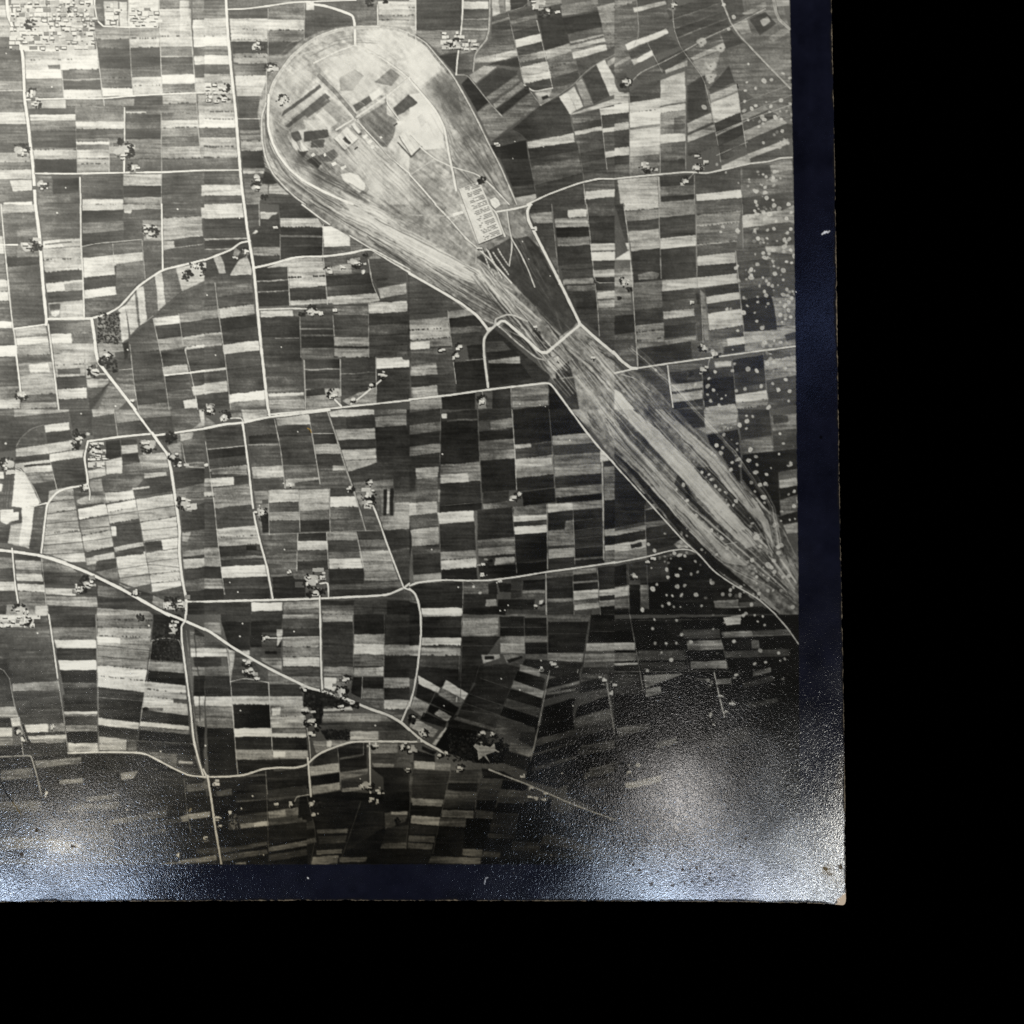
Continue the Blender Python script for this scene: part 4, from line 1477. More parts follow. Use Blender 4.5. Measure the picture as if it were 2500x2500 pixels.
C 0,385 0,600|85,390 70,600|0 0|500:2 600:2
C 100,390 80,570|470,390 470,620|0 50|490:3 640:1
P 6:490,30 835,30 835,200 490,200
C 490,210 480,620|860,210 660,480|0 0|290:1 400:2 640:2
P 5:490,30 830,30 830,110 490,115
C 850,20 860,380|1080,20 1090,380|0 0|110:1 200:1 275:5 370:6
C 1080,30 1090,370|1295,30 1300,360|0 0|120:1 200:1 265:5 370:1
P 4:860,0 1300,0 1300,20 860,20
C 1310,0 1300,360|1700,0 1640,370|0 0|70:4 170:1 260:1 360:1
P 5:1095,370 1295,370 1295,410 1095,415
P 5:1300,360 1640,370 1620,460 1310,430
P 2:1090,420 1640,450 1600,560 1430,600 1040,510
P 6:680,380 850,375 855,410 690,460
P 1:710,390 800,390 800,420 710,420
P 5:880,380 1080,380 920,460 
P 1:920,430 1060,390 1070,410 940,460
P 4:920,465 1100,410 1050,470 960,490
P 2:670,490 900,460 1040,500 1000,600 950,700 640,600
P 6:1040,470 1240,520 1230,590 1040,530
P 1:1010,530 1280,600 1260,720 980,620
P 6:980,620 1270,720 1250,790 960,690
P 1:950,700 1250,790 1240,880 920,790
P 4:900,790 1240,880 1220,960 880,860
P 0:870,860 1220,970 1200,1070 850,950
P 3:840,960 1190,1070 1180,1140 820,1070
P 4:820,1030 1050,1110 1030,1170 800,1110
P 2:1050,1110 1190,1110 1170,1260 1030,1180
P 5:910,1190 1160,1260 1150,1350 920,1270
P 2:660,600 960,700 890,860 560,740
P 2:560,740 890,860 850,950 510,830
P 2:510,830 850,950 800,1100 450,960
P 5:450,960 820,1070 800,1100 440,980
P 1:380,980 800,1100 640,1100 600,1150 360,1060
P 8:80,570 150,610 290,690 270,740 90,650
P 2:90,570 470,620 600,650 560,740 310,620 290,690
P 8:345,615 550,740 515,800 310,690
P 5:310,690 515,800 480,880 270,750
P 1:250,750 470,880 430,940 200,840
P 1:80,650 270,750 200,840 60,780
P 6:40,770 190,850 120,960 0,880
P 1:190,850 450,950 380,1020 170,920
P 6:280,890 400,960 360,1010 230,940
P 1:130,920 350,1010 330,1070 100,990
P 7:20,990 100,1000 270,1090 220,1160 0,1060
P 7:340,1060 355,1090 250,1230 210,1220
P 0:360,1060 640,1100 620,1240 860,1200 920,1280 880,1400 640,1400 400,1320 240,1240
D 0.7:360,1120,620,1380
D 0.7:600,1150,880,1400
Q 6.4:640,1200 680,1180 700,1230 760,1250 800,1210 810,1270 860,1300 780,1300 720,1320 760,1400 700,1330 650,1370 640,1280 600,1240
P 1:900,1280 1140,1350 1120,1480 880,1400
P 4:900,1440 1020,1450 1000,1480 910,1470
P 1:120,1240 260,1290 230,1320 120,1270
P 1:40,1270 240,1330 240,1390 40,1380
P 3:0,1390 40,1390 20,1700 0,1700
P 7:45,1380 240,1390 240,1460 50,1450
P 5:240,1390 390,1410 380,1475 240,1460
P 2:30,1460 380,1480 330,1740 20,1730
P 3:390,1470 680,1460 640,1580 370,1560
P 1:360,1590 650,1590 640,1670 340,1650
P 5:340,1660 640,1680 630,1750 330,1740
P 5:20,1735 320,1750 310,1810 20,1790
P 1:20,1800 310,1810 290,1900 10,1890
P 5:10,1890 310,1900 290,1932 0,1932
P 4:330,1760 630,1760 620,1840 320,1830
P 5:310,1840 610,1850 600,1932 290,1932
P 1:680,1450 880,1480 1060,1580 880,1550 690,1540
P 4:670,1550 880,1560 860,1640 650,1630
P 0:880,1560 1120,1600 1100,1660 860,1640
P 3:660,1640 850,1650 820,1740 640,1730
P 4:860,1650 1100,1660 1080,1770 840,1760
P 1:640,1745 820,1745 800,1840 630,1830
P 0:830,1770 1070,1780 1060,1870 810,1860
P 2:620,1840 790,1850 780,1900 610,1890
P 4:790,1860 1040,1870 1030,1932 780,1932
P 0:1040,1880 1290,1890 1290,1932 1030,1932
P 0:1130,1340 1600,1200 1700,1500 1400,1640 1100,1560
P 0:1180,1060 1550,980 1560,1100 1200,1170
P 1:1270,870 1550,790 1540,980 1230,1050
P 5:1290,710 1600,625 1600,650 1280,740
P 2:1280,740 1600,650 1590,720 1270,800
P 4:1270,740 1570,690 1560,720 1270,760
P 0:1270,870 1560,790 1560,810 1270,880
P 3:1200,1170 1570,1080 1560,1120 1190,1230
P 3:1560,1100 1700,1070 1720,1120 1570,1170
P 1:1190,1240 1560,1130 1580,1200 1170,1310
P 3:1160,1440 1560,1330 1580,1360 1150,1480
P 1:1310,610 1600,540 1600,620 1290,700
P 7:1660,270 1932,265 1932,340 1660,345
P 5:1650,370 1932,365 1932,440 1640,450
P 4:1640,455 1932,450 1932,490 1640,490
P 2:1630,500 1932,500 1932,560 1620,560
C 1710,0 1680,265|1932,0 1932,260|0 0|60:1 160:1 265:1
P 4:1620,570 1760,565 1740,610 1620,640
P 1:1610,640 1780,600 1860,690 1600,740
P 4:1600,750 1870,700 1870,760 1590,860
P 0:1590,860 1870,770 1890,880 1560,970
P 4:1540,990 1890,890 1900,960 1550,1060
P 3:1550,1080 1910,980 1920,1050 1560,1160
P 0:1570,1170 1920,1060 1932,1180 1580,1240
P 3:1580,1260 1932,1190 1932,1250 1590,1340
P 0:1590,1340 1932,1260 1932,1390 1580,1480
P 4:1650,1490 1932,1410 1932,1470 1640,1540
P 1:1500,1560 1932,1490 1932,1932 1480,1700
P 3:1640,1590 1932,1520 1932,1580 1650,1660
P 2:1870,550 1932,560 1932,1000 1880,700
P 0:1080,1770 1340,1740 1330,1850 1300,1890 1060,1870
P 3:1340,1790 1550,1820 1540,1880 1330,1860
P 1:1550,1820 1932,1860 1932,1932 1300,1932 1300,1890
R 18 9:105,0 110,180 80,480 40,720 0,860
R 20 9:-10,1075 120,1190 270,1270 320,1310
R 16 9:0,1200 130,1195
R 16 6.4:750,1460 900,1520 1060,1580 1250,1660 1450,1750 1650,1830 1932,1932
R 10 7:1320,530 1270,780 1200,1130 1140,1380
R 9 7:1860,640 1890,860 1932,1140
R 7 5:1295,0 1305,440
R 7 3:1710,0 1650,380 1600,700 1540,1000
R 7 5:1080,30 1090,370
R 6 5:470,390 465,620
R 7 3:660,480 600,680 430,960 310,1060
R 7 3:1020,520 900,820 790,1100
R 6 5:270,680 200,830 130,960
R 7 5:390,1470 350,1650 290,1930
R 5 4:670,600 960,700
R 5 4:570,750 890,860
R 5 4:510,830 850,950
R 5 4:480,900 850,950
R 5 4:490,295 850,295
R 7 4:480,800 500,30
R 5 4:860,120 1300,120
R 5 3:1310,180 1680,180
R 6 4:1700,160 1932,160
R 5 4:1300,1640 1500,1560 1932,1450
R 6 5:1240,1570 1480,1560
F 45:1365,480
F 22:1255,515
F 35:1830,620
F 20:1900,740
F 45:700,1110
F 30:790,1130
F 40:480,1445
F 55:130,1130
F 40:280,1330
F 50:20,1270
F 40:30,975
F 25:1140,1640
F 25:1200,1730
F 25:1270,1750
F 25:1290,1690
F 25:1130,1720
F 22:1075,1530
F 25:340,1300
G 80:450,1250
G 80:540,1310
G 60:680,1190
G 60:800,1350
G 50:900,1250
G 40:20,1000
B 11 9:1240,433 1665,1540 1438,1495 1540,860 1040,710 325,858 865,605
R 9 9:1588,520 1582,550
R 8 9:447,780 442,820
T 0 1850 2.576
P 2:0,240 260,220 300,430 300,640 0,640
P 5:0,280 260,265 270,330 0,350
P 5:0,520 400,480 420,560 0,600
P 6:300,500 520,540 500,600 300,600
P 2:880,60 1270,110 1330,340 1390,668 980,670 740,640 700,400
P 5:1170,170 1310,150 1310,200 1180,215
P 5:690,390 1050,325 1055,370 700,420
P 7:1130,370 1190,350 1190,395 1150,400
P 7:1190,350 1325,335 1325,370 1195,385
P 4:880,420 1140,370 1150,400 890,460
P 4:890,470 1040,440 1050,470 900,490
P 5:520,490 680,460 690,490 530,520
P 4:1240,570 1370,560 1370,600 1240,600
P 6:1240,630 1365,605 1370,640 1240,660
P 6:990,668 1240,625 1240,660 1060,668
P 2:1310,110 1500,110 1480,470 1360,460
P 4:1360,210 1460,190 1460,230 1370,240
P 1:1310,240 1470,250 1510,450 1350,460
P 5:1440,350 1490,350 1500,455 1440,455
D 0.9:1440,355,1495,450
P 3:1480,230 1932,170 1932,230 1490,270
P 1:1490,280 1690,260 1690,340 1500,350
P 4:1500,360 1690,335 1695,390 1510,410
P 7:1695,340 1795,325 1800,365 1700,375
P 6:1510,415 1690,395 1695,435 1520,450
P 8:1600,405 1690,395 1695,435 1600,440
P 4:1690,390 1900,375 1910,400 1695,430
P 1:1360,460 1932,400 1932,520 1450,560 1380,560
P 4:1455,560 1680,525 1690,560 1460,590
P 1:1390,600 1932,500 1932,668 1400,668
P 4:1400,610 1680,570 1690,600 1400,650
P 5:1690,560 1932,515 1932,550 1690,590
P 3:1690,610 1932,570 1932,610 1690,650
P 6:1480,660 1550,650 1550,668 1480,668
R 12 9:1310,110 1350,400 1395,668
R 6 6:1160,130 1180,350 1205,470
R 5 5:1675,80 1690,560
F 30:1355,165
F 22:1375,380
F 20:1385,425
F 20:1835,290
F 22:1290,510
F 18:1120,610
F 20:1740,290
F 14:1450,340
G 18:1105,635
G 20:1200,610
B 8 9:1520,315 1590,238 1660,608
T 750 1850 2.576
P 1:0,240 1932,360 1932,668 0,668
P 3:0,400 40,390 50,440 0,450
P 5:0,510 55,500 60,530 0,540
P 5:60,450 280,440 275,470 65,475
P 3:70,490 260,485 250,530 75,540
P 5:60,580 225,570 220,600 60,605
P 6:35,620 200,610 190,665 25,668
P 5:200,625 380,620 370,650 200,655
P 2:280,330 480,330 490,430 230,600
P 4:490,340 640,335 620,400 560,415 540,450 490,450
P 1:490,210 650,210 640,330 500,330
P 7:530,338 630,335 630,355 530,355
P 2:500,440 640,420 630,530 470,530
P 5:470,535 630,530 625,570 460,570
P 6:655,250 855,260 850,305 660,295
P 1:660,305 850,310 840,365 655,360
P 6:655,360 835,372 825,425 650,410
P 2:650,420 825,430 810,480 640,480
P 4:640,485 805,490 800,530 635,525
P 5:635,530 795,540 785,575 630,570
P 1:460,575 790,580 760,660 400,660
P 3:860,265 1065,275 1055,320 855,315
P 5:850,325 1050,330 1045,380 845,370
P 5:835,375 1000,380 995,435 825,425
P 1:825,435 990,440 975,610 800,600
P 0:1000,390 1155,395 1130,570 990,570
P 4:1060,325 1170,335 1165,385 1055,375
P 3:1170,340 1330,350 1310,480 1150,460
P 0:1330,350 1500,360 1490,480 1310,470
P 3:1135,470 1310,480 1300,510 1135,500
P 5:980,570 1105,575 1100,625 975,610
P 4:1110,585 1215,590 1210,625 1100,620
P 5:780,615 1095,625 1090,665 760,660
P 0:1105,640 1932,640 1932,668 1095,668
P 3:1290,520 1460,530 1460,590 1280,580
P 3:1500,470 1610,490 1740,540 1850,570 1850,610 1600,560 1460,540
P 2:1460,580 1900,600 1900,640 1440,620
P 3:1530,290 1680,315 1675,350 1530,335
P 0:1480,360 1700,360 1720,480 1500,480
R 5 4:0,240 60,480 20,668
R 5 4:340,270 270,480 220,620
R 5 4:640,100 650,300 620,570
R 5 4:900,90 840,370 790,600
R 5 4:1080,100 1050,380
R 12 9:5,0 25,240
F 18:440,275
F 25:30,290
G 20:570,395
B 7 9:1535,610 1785,630 1602,95 335,130
T 1500 1500 2.5754
P 0:0,30 1160,0 1162,180 1165,1600 0,1600
P 1:0,40 100,40 110,100 0,100
P 7:0,175 130,175 130,225 0,225
P 4:0,240 140,240 145,290 0,295
P 6:0,305 150,300 150,315 0,320
P 2:0,320 150,320 160,360 0,360
P 1:110,30 420,30 440,220 140,220
P 4:430,95 660,90 665,150 430,155
P 6:450,165 670,160 690,220 460,225
P 1:680,155 880,150 900,215 690,220
P 5:860,160 905,160 915,215 860,215
P 4:665,110 1100,90 1110,130 680,150
P 6:680,110 860,100 870,130 690,140
P 4:150,225 440,225 450,285 150,290
P 0:460,225 690,225 700,290 470,290
P 6:480,295 700,290 710,340 480,340
P 3:160,300 440,295 460,345 165,350
P 3:690,230 1100,215 1100,260 700,275
P 6:180,380 440,370 340,410 190,460
P 6:190,465 290,450 295,495 195,520
P 3:0,370 170,370 190,500 0,500
P 5:640,405 730,400 735,435 650,440
P 5:505,400 600,400 600,412 505,412
P 5:865,355 985,330 985,360 870,390
P 3:805,430 1000,380 1000,420 810,460
P 3:830,560 1020,520 1030,550 840,590
P 4:10,710 220,680 220,720 20,770
P 5:260,800 390,775 390,810 265,840
P 6:60,1060 290,1010 300,1050 70,1100
P 3:0,930 30,930 30,960 0,970
P 3:560,760 840,700 860,800 580,850
R 6 6:95,0 150,300 180,480
R 6 6:0,360 300,358 700,352 745,370
R 8 7:625,365 655,500 690,645
R 6 5:440,220 470,350
R 6 5:665,150 715,340
R 10 7:1010,0 1090,90 1155,185
R 5 4:0,680 30,960
R 5 4:0,38 640,30
F 22:760,380
F 22:738,555
F 16:695,615
F 18:675,510
F 20:0,440
F 18:90,995
B 12 9:250,30 240,88 390,38 255,180 325,180 388,178 295,238 355,288 205,352 620,90 420,125 900,45 945,65 750,168 880,310 950,300 1040,290 1070,280 930,10 880,5 810,5 915,225 1030,240 690,50 90,945 145,945
P 8:680,20 800,0 790,60 700,70
T 0 0 1
P 9:970,345 1000,322 1028,358 1001,381
L 3 2:972,349 1003,385 1029,360
S 9 60 0.7:745,470 850,520 1000,575 1130,650 1300,780/770,508 860,562 1000,645 1140,760 1290,830
S 3 34 0.6:760,480 850,530 1000,590 1150,690 1300,800/765,500 870,560 1000,635 1140,750 1290,840
S 9 30 0.7:690,420 760,470 900,530 1060,610/720,400 800,440 950,510 1100,600
S 4 40 0.6:660,330 720,440 860,520 1000,580/800,380 900,450 1000,520 1080,570
S 8 30 0.5:660,300 760,420 900,500 1000,560/830,380 940,460 1040,530 1100,580
S 9 24 0.6:1060,260 1130,330 1180,400 1230,480/1020,250 1060,330 1110,400 1160,460
S 3 24 0.6:1050,200 1120,300 1190,400 1240,490/1020,260 1060,340 1120,420 1170,470
S 9 40 0.7:1330,800 1390,880 1450,960 1520,1060/1400,790 1480,870 1560,960 1640,1050
S 3 24 0.6:1330,800 1390,880 1450,960 1500,1040/1400,790 1480,870 1560,960 1620,1030
S 9 46 0.7:650,390 720,450 830,520 960,590/690,385 780,420 900,490 1000,560
S 9 24 0.6:680,130 710,105 760,88 830,108/690,180 740,140 800,120 850,150
S 8 20 0.6:860,300 940,400 1020,470 1120,560/900,290 980,370 1060,440 1130,520
T 500 0 3.864
P 9:1285,1650 1370,1635 1450,1660 1515,1740 1510,1790 1465,1815 1400,1780 1320,1720
L 5 3:1515,1740 1545,1790 1510,1830 1465,1820
P 9:1225,1310 1345,1200 1450,1310 1325,1425
P 2:1300,1310 1325,1290 1385,1350 1360,1375
L 6 2:1225,1315 1325,1428 1452,1315
P 9:1380,1180 1410,1160 1475,1250 1450,1270
L 6 2:1385,1190 1452,1275 1478,1255
P 9:1550,900 1640,845 1670,895 1580,960
P 8:1480,1290 1500,1275 1590,1380 1570,1400
S 9 26 0.6:1230,1260 1400,1480 1550,1700 1700,1932/1480,1260 1640,1420 1800,1600 1932,1760
S 4 16 0.6:1230,1260 1400,1480 1550,1700 1700,1932/1480,1260 1640,1420 1800,1600 1932,1760
S 9 16 0.6:1840,1130 1860,1300 1900,1500 1932,1600/1932,1080 1932,1300 1932,1500 1932,1560
T 600 50 2.415
Z 80 9 0.5:760,110 1000,150 1060,230 1120,290 1000,300
Z 55 8.8 0.5:1040,420 1090,500 1140,590 1090,680 1160,760
Z 45 9.3 0.8:980,600 1020,680 930,620 1060,560 940,380
Z 60 8.5 0.6:600,300 720,260 560,250 660,380 500,200
Z 40 8.8 0.6:280,350 200,430 340,310 220,480
Z 55 9 0.7:760,900 860,930 780,980 930,990 690,830 640,800
Z 60 4 0.5:1200,450 1260,560 1180,400 1300,680
Z 60 4.2 0.5:1340,900 1400,860 1300,820 1100,1000
Z 60 4.5 0.45:1000,1000 1120,1250 1000,1200 420,950 300,830 230,700
Z 70 4.4 0.4:850,1450 1000,1500 1150,1570 1300,1620
P 3.2:870,520 960,440 1015,490 900,565
P 9:905,680 960,640 1035,745 975,800
L 5 2.5:905,685 975,804 1040,748
L 2 6:925,690 985,780
L 2 6:945,670 1005,765
L 4 7:560,400 700,500
P 8.3:590,1085 680,1110 760,1165 1000,1280 1300,1440 1420,1510 1400,1560 1240,1500 980,1370 720,1200 640,1160
S 9.4 46 0.9:560,1060 740,1150 1000,1280 1300,1440 1560,1580 1750,1760/640,1190 760,1240 980,1380 1240,1510 1480,1600 1720,1790
L 4 3:760,1170 1000,1290 1290,1440 1400,1510
L 3 4:740,1200 980,1375 1230,1500
L 4 2.5:1290,1455 1390,1515
S 8 20 0.8:700,1250 900,1400 1150,1550 1400,1700/740,1220 950,1370 1200,1530 1450,1690
S 2.5 22 0.8:700,1290 900,1430 1150,1590 1400,1760/760,1240 960,1390 1200,1550 1480,1720
Z 40 9.4 0.85:520,1210 570,1230 540,1260 660,1160 700,1190 620,1100
K 7 9.5:1390,1345 1440,1460
K 7 9.5:1420,1350 1510,1520
K 7 9.5:1460,1370 1550,1500
K 7 9.5:1490,1350 1550,1450
K 7 9.5:1430,1360 1480,1460
K 6 9.5:1450,1480 1465,1510
S 7 14 0.7:1560,1300 1640,1500 1740,1650 1850,1800/1640,1280 1720,1450 1820,1620 1900,1780
Z 50 2.5 0.6:1620,1480 1700,1600 1780,1700 1850,1640
S 6 16 0.7:620,1090 760,1170 1000,1290 1290,1440 1450,1540/640,1150 760,1230 980,1370 1230,1495 1400,1570
Z 40 6.5 0.6:1440,1540 1500,1580 1400,1550
S 3.4 50 0.6:130,520 160,720 260,880 420,990 600,1090/110,540 120,740 210,920 380,1060 560,1180
S 8.6 40 0.6:150,560 180,740 280,880 430,980 620,1080/120,560 140,740 230,900 390,1030 580,1140
S 3.4 36 0.5:260,640 330,760 450,880 620,960 760,1040/220,700 300,830 420,930 600,1020 740,1090
S 4 40 0.5:640,600 800,760 960,900 1120,1080/560,760 700,900 860,1040 1020,1200
S 8.6 30 0.5:700,620 840,780 990,920 1150,1090/600,760 740,900 900,1050 1060,1210
S 4 34 0.5:1140,260 1280,500 1420,760 1560,1060/1100,380 1220,640 1340,860 1500,1080
S 4 26 0.5:420,150 560,90 700,70 850,80/330,300 460,230 620,190 700,200
T 0 0 1
S 9.4 70 0.8:1180,640 1260,740 1330,830 1400,900/1150,680 1240,790 1310,870 1370,930
S 2 50 0.7:1180,640 1260,740 1330,830 1400,900/1150,680 1240,790 1310,870 1370,930
S 8.8 26 0.7:1420,850 1500,950 1640,1110 1760,1240 1850,1330/1450,830 1540,930 1690,1090 1810,1220 1890,1320
S 8.4 14 0.7:1530,840 1640,950 1790,1110 1870,1230 1890,1340/1560,850 1680,960 1810,1100 1890,1230 1910,1350
S 8.6 26 0.7:1400,920 1520,1080 1660,1240 1790,1360 1920,1450/1420,910 1540,1070 1690,1230 1820,1350 1930,1450
S 1.6 16 0.7:1440,920 1560,1060 1700,1200 1800,1300/1410,930 1530,1090 1670,1240 1780,1350
S 2 12 0.7:1500,860 1640,1000 1780,1140 1850,1240/1480,880 1610,1010 1750,1150 1820,1240
S 9.2 20 0.8:1800,1290 1860,1350 1940,1450/1860,1270 1900,1350 1945,1420
S 1.5 20 0.8:1800,1300 1860,1360 1940,1470/1860,1280 1900,1360 1945,1440
N 9.4 5 0.85:1185,650 1270,760 1340,850 1420,960/1160,690 1250,800 1315,890 1390,980
N 9.4 4 0.85:640,380 745,470 850,525 1000,590 1160,690/650,410 760,495 860,560 1000,640 1150,740
N 2.6 3 0.7:690,425 790,500 900,570 1050,660 1170,750/700,440 790,515 890,585 1040,680 1160,770
N 9.3 4 0.8:1440,890 1560,1020 1720,1190 1850,1320 1940,1430/1410,930 1530,1080 1680,1240 1810,1350 1935,1460
N 9.3 3 0.7:1530,850 1650,960 1790,1110 1880,1240 1900,1350/1555,850 1675,960 1805,1100 1890,1230 1910,1350
T 600 50 2.415
N 8.8 4 0.7:120,480 100,600 130,760 220,920 360,1060 540,1200/150,540 160,680 250,850 400,980 600,1090 720,1160
N 3.6 3 0.6:110,520 115,640 160,800 260,940 400,1060 560,1180/140,560 150,700 230,860 380,990 580,1110 700,1180
Q 9:690,690 712,672 722,684 700,702
Q 9:715,720 738,702 750,716 728,734
Q 9:735,748 752,734 764,748 746,762
Q 2.5:640,760 660,745 664,752 646,768
Q 9:790,690 800,684 806,694 796,700
Q 9:385,795 402,782 412,796 396,808
Q 9:460,790 470,784 476,800 464,806
Q 9:505,845 530,835 538,850 515,862
Q 9:560,870 590,855 596,868 568,884
Q 3:870,620 900,600 904,608 876,630
Q 9:893,600 935,590 940,612 900,625
Q 9:1220,1140 1280,1125 1284,1140 1224,1156
Q 9:1440,1060 1470,1045 1490,1060 1500,1090 1470,1112 1450,1090
"""
# ------------------------------------------------------------------ the flat print: tones are rasterised on a 0.1 mm grid
rng = np.random.default_rng(7); rnd = random.Random(11)
X0, Y0 = -150, -150
W, H = 2230, 2380
T = np.full((H, W), 4.0, np.float32)          # tone 0 (darkest ink) .. 9 (bare paper)
ID = np.zeros((H, W), np.int32)               # which printed piece a spot belongs to
XM = np.zeros((H, W), bool)
KIND = ['printed_ground']


def new_id(kind):
    KIND.append(kind); return len(KIND) - 1


def up(a, h, w):
    ys = np.linspace(0, a.shape[0] - 1.001, h); xs = np.linspace(0, a.shape[1] - 1.001, w)
    y = ys.astype(int); x = xs.astype(int); fy = (ys - y).astype(np.float32)[:, None]; fx = (xs - x).astype(np.float32)[None]
    fy = fy * fy * (3 - 2 * fy); fx = fx * fx * (3 - 2 * fx)
    A = a[y][:, x]; B = a[y][:, x + 1]; C = a[y + 1][:, x]; D = a[y + 1][:, x + 1]
    return (A * (1 - fx) + B * fx) * (1 - fy) + (C * (1 - fx) + D * fx) * fy


def noise(cy, cx, seed):
    r = np.random.default_rng(seed)
    return up(r.standard_normal((int(H / cy) + 3, int(W / cx) + 3)).astype(np.float32), H, W)


def fbm(c, seed):
    return 0.55 * noise(c, c, seed) + 0.33 * noise(c / 2.2, c / 2.2, seed + 1) + 0.2 * noise(c / 5, c / 5, seed + 2)


MOT = fbm(46, 1); MOT2 = fbm(14, 5); MOT3 = fbm(8, 15)


def grainy(ang, c_across, c_along, seed):           # streaky noise running in one direction
    r = np.random.default_rng(seed); n = 420
    g = r.standard_normal((n, n)).astype(np.float32)
    yy = np.arange(H, dtype=np.float32)[:, None]; xx = np.arange(W, dtype=np.float32)[None]
    c, s = math.cos(ang), math.sin(ang)
    a = ((xx * c + yy * s) / c_along + 60) % (n - 2); b = ((-xx * s + yy * c) / c_across + 3000 / c_across) % (n - 2)
    ia, ib = a.astype(np.int32), b.astype(np.int32); fa, fb = a - ia, b - ib
    return (g[ib, ia] * (1 - fa) + g[ib, ia + 1] * fa) * (1 - fb) + (g[ib + 1, ia] * (1 - fa) + g[ib + 1, ia + 1] * fa) * fb


STRK = .6 * grainy(.68, 3.2, 55, 31) + .5 * grainy(.85, 7, 80, 32)
FIELD_N = 0.6 * noise(2.2, 40, 21) + 0.5 * noise(5, 70, 22) + 0.5 * fbm(30, 23) + 0.35 * noise(2.5, 2.5, 28)


def gauss(a, s):
    r = int(s * 3) + 1; k = np.exp(-.5 * (np.arange(-r, r + 1) / s) ** 2); k = (k / k.sum()).astype(np.float32)
    for ax in (0, 1):
        o = np.zeros_like(a)
        for i, v in enumerate(k): o += v * np.roll(a, i - r, ax)
        a = o
    return a


def bbox(p, pad=2):
    x0 = max(int(math.floor(p[:, 0].min() - pad)), 0); x1 = min(int(math.ceil(p[:, 0].max() + pad)) + 1, W)
    y0 = max(int(math.floor(p[:, 1].min() - pad)), 0); y1 = min(int(math.ceil(p[:, 1].max() + pad)) + 1, H)
    return (x0, x1, y0, y1) if x1 > x0 and y1 > y0 else None


def inside(p):
    b = bbox(p)
    if b is None: return None, None
    x0, x1, y0, y1 = b
    gx = np.arange(x0, x1)[None] + 0.5; gy = np.arange(y0, y1)[:, None] + 0.5
    m = np.zeros((y1 - y0, x1 - x0), bool)
    n = len(p)
    for i in range(n):
        ax, ay = p[i]; bx, by = p[(i + 1) % n]
        if ay == by: continue
        c = ((ay > gy) != (by > gy)) & (gx < (bx - ax) * (gy - ay) / (by - ay) + ax)
        m ^= c
    return b, m


def fill(p, tone, kind='printed_field', amp=0.42, soft=None, mot=None):
    b, m = inside(p)
    if b is None or not m.any(): return
    x0, x1, y0, y1 = b; s = (slice(y0, y1), slice(x0, x1))
    if mot is not None: t = tone + mot * 12 * (0.3 * MOT[s] + 0.38 * MOT2[s] + 0.5 * MOT3[s] + .5 * STRK[s])
    else:
        on_rail = kind and (XM[s] & m).sum() > .6 * m.sum()
        big = m.sum() > 500
        tn = tone + rnd.uniform(-0.5, 0.45)
        if on_rail: t = tn + (.7 if tone < 5 and big else .2) + .35 * MOT2[s] + .4 * MOT3[s] + .5 * STRK[s]
        else:
            # crops: stripes along the strip, a gradient across it, some patches
            t = tn + (amp + .07 * tone) * FIELD_N[s] + .22 * tone ** .5 * (MOT2[s] * rnd.uniform(0, .8)) + .15 * MOT3[s]
            if big and rnd.random() < .5: t = t + rnd.uniform(-.8, .8) * np.linspace(-1, 1, x1 - x0)[None]
            if big and rnd.random() < .5: t = t + rnd.uniform(-.6, .6) * np.linspace(-1, 1, y1 - y0)[:, None]
    T[s] = np.where(m, t, T[s])
    if kind:
        i = new_id(kind)
        ID[s] = np.where(m & ~XM[s], i, ID[s])


def stroke(pts, w, tone, alpha=1.0, ident=None, soft=0.8, wob=0.0, tv=0.0):
    hw = w / 2
    p = np.asarray(pts, np.float64)
    b = bbox(p, hw + 3)
    if b is None: return
    x0, x1, y0, y1 = b
    if (x1 - x0) * (y1 - y0) < 40000 or len(p) == 2:
        groups = [range(len(p) - 1)]
    else:
        groups = [range(i, i + 1) for i in range(len(p) - 1)]
    for g in groups:
        sub = p[g[0]:g[-1] + 2]
        b = bbox(sub, hw + 3)
        if b is None: continue
        x0, x1, y0, y1 = b; s = (slice(y0, y1), slice(x0, x1))
        gx = np.arange(x0, x1)[None] + 0.5; gy = np.arange(y0, y1)[:, None] + 0.5
        d = np.full((y1 - y0, x1 - x0), 1e9)
        for i in range(len(sub) - 1):
            ax, ay = sub[i]; dx, dy = sub[i + 1] - sub[i]; L = dx * dx + dy * dy + 1e-9
            t = np.clip(((gx - ax) * dx + (gy - ay) * dy) / L, 0, 1)
            d = np.minimum(d, (gx - ax - t * dx) ** 2 + (gy - ay - t * dy) ** 2)
        d = np.sqrt(d) + wob * MOT2[s]
        k = np.clip((hw + soft / 2 - d) / soft, 0, 1) * alpha
        T[s] = T[s] * (1 - k) + (tone + tv * MOT3[s]) * k
        if ident is not None:
            ID[s] = np.where(d < hw + 0.4, ident, ID[s])


def blob(x, y, rx, ry, ang, tone, alpha=1.0, ident=None, soft=1.6, rough=0.25):
    R = max(rx, ry) * 1.4 + 3
    b = bbox(np.array([[x - R, y - R], [x + R, y + R]]), 0)
    if b is None: return
    x0, x1, y0, y1 = b; s = (slice(y0, y1), slice(x0, x1))
    gx = np.arange(x0, x1)[None] + 0.5 - x; gy = np.arange(y0, y1)[:, None] + 0.5 - y
    c, sn = math.cos(ang), math.sin(ang)
    d = np.sqrt(((gx * c + gy * sn) / rx) ** 2 + ((-gx * sn + gy * c) / ry) ** 2) + rough * MOT2[s]
    k = np.clip((1 - d) * min(rx, ry) / soft + 0.5, 0, 1) * alpha
    T[s] = T[s] * (1 - k) + tone * k
    if ident is not None:
        ID[s] = np.where(d < 1, ident, ID[s])


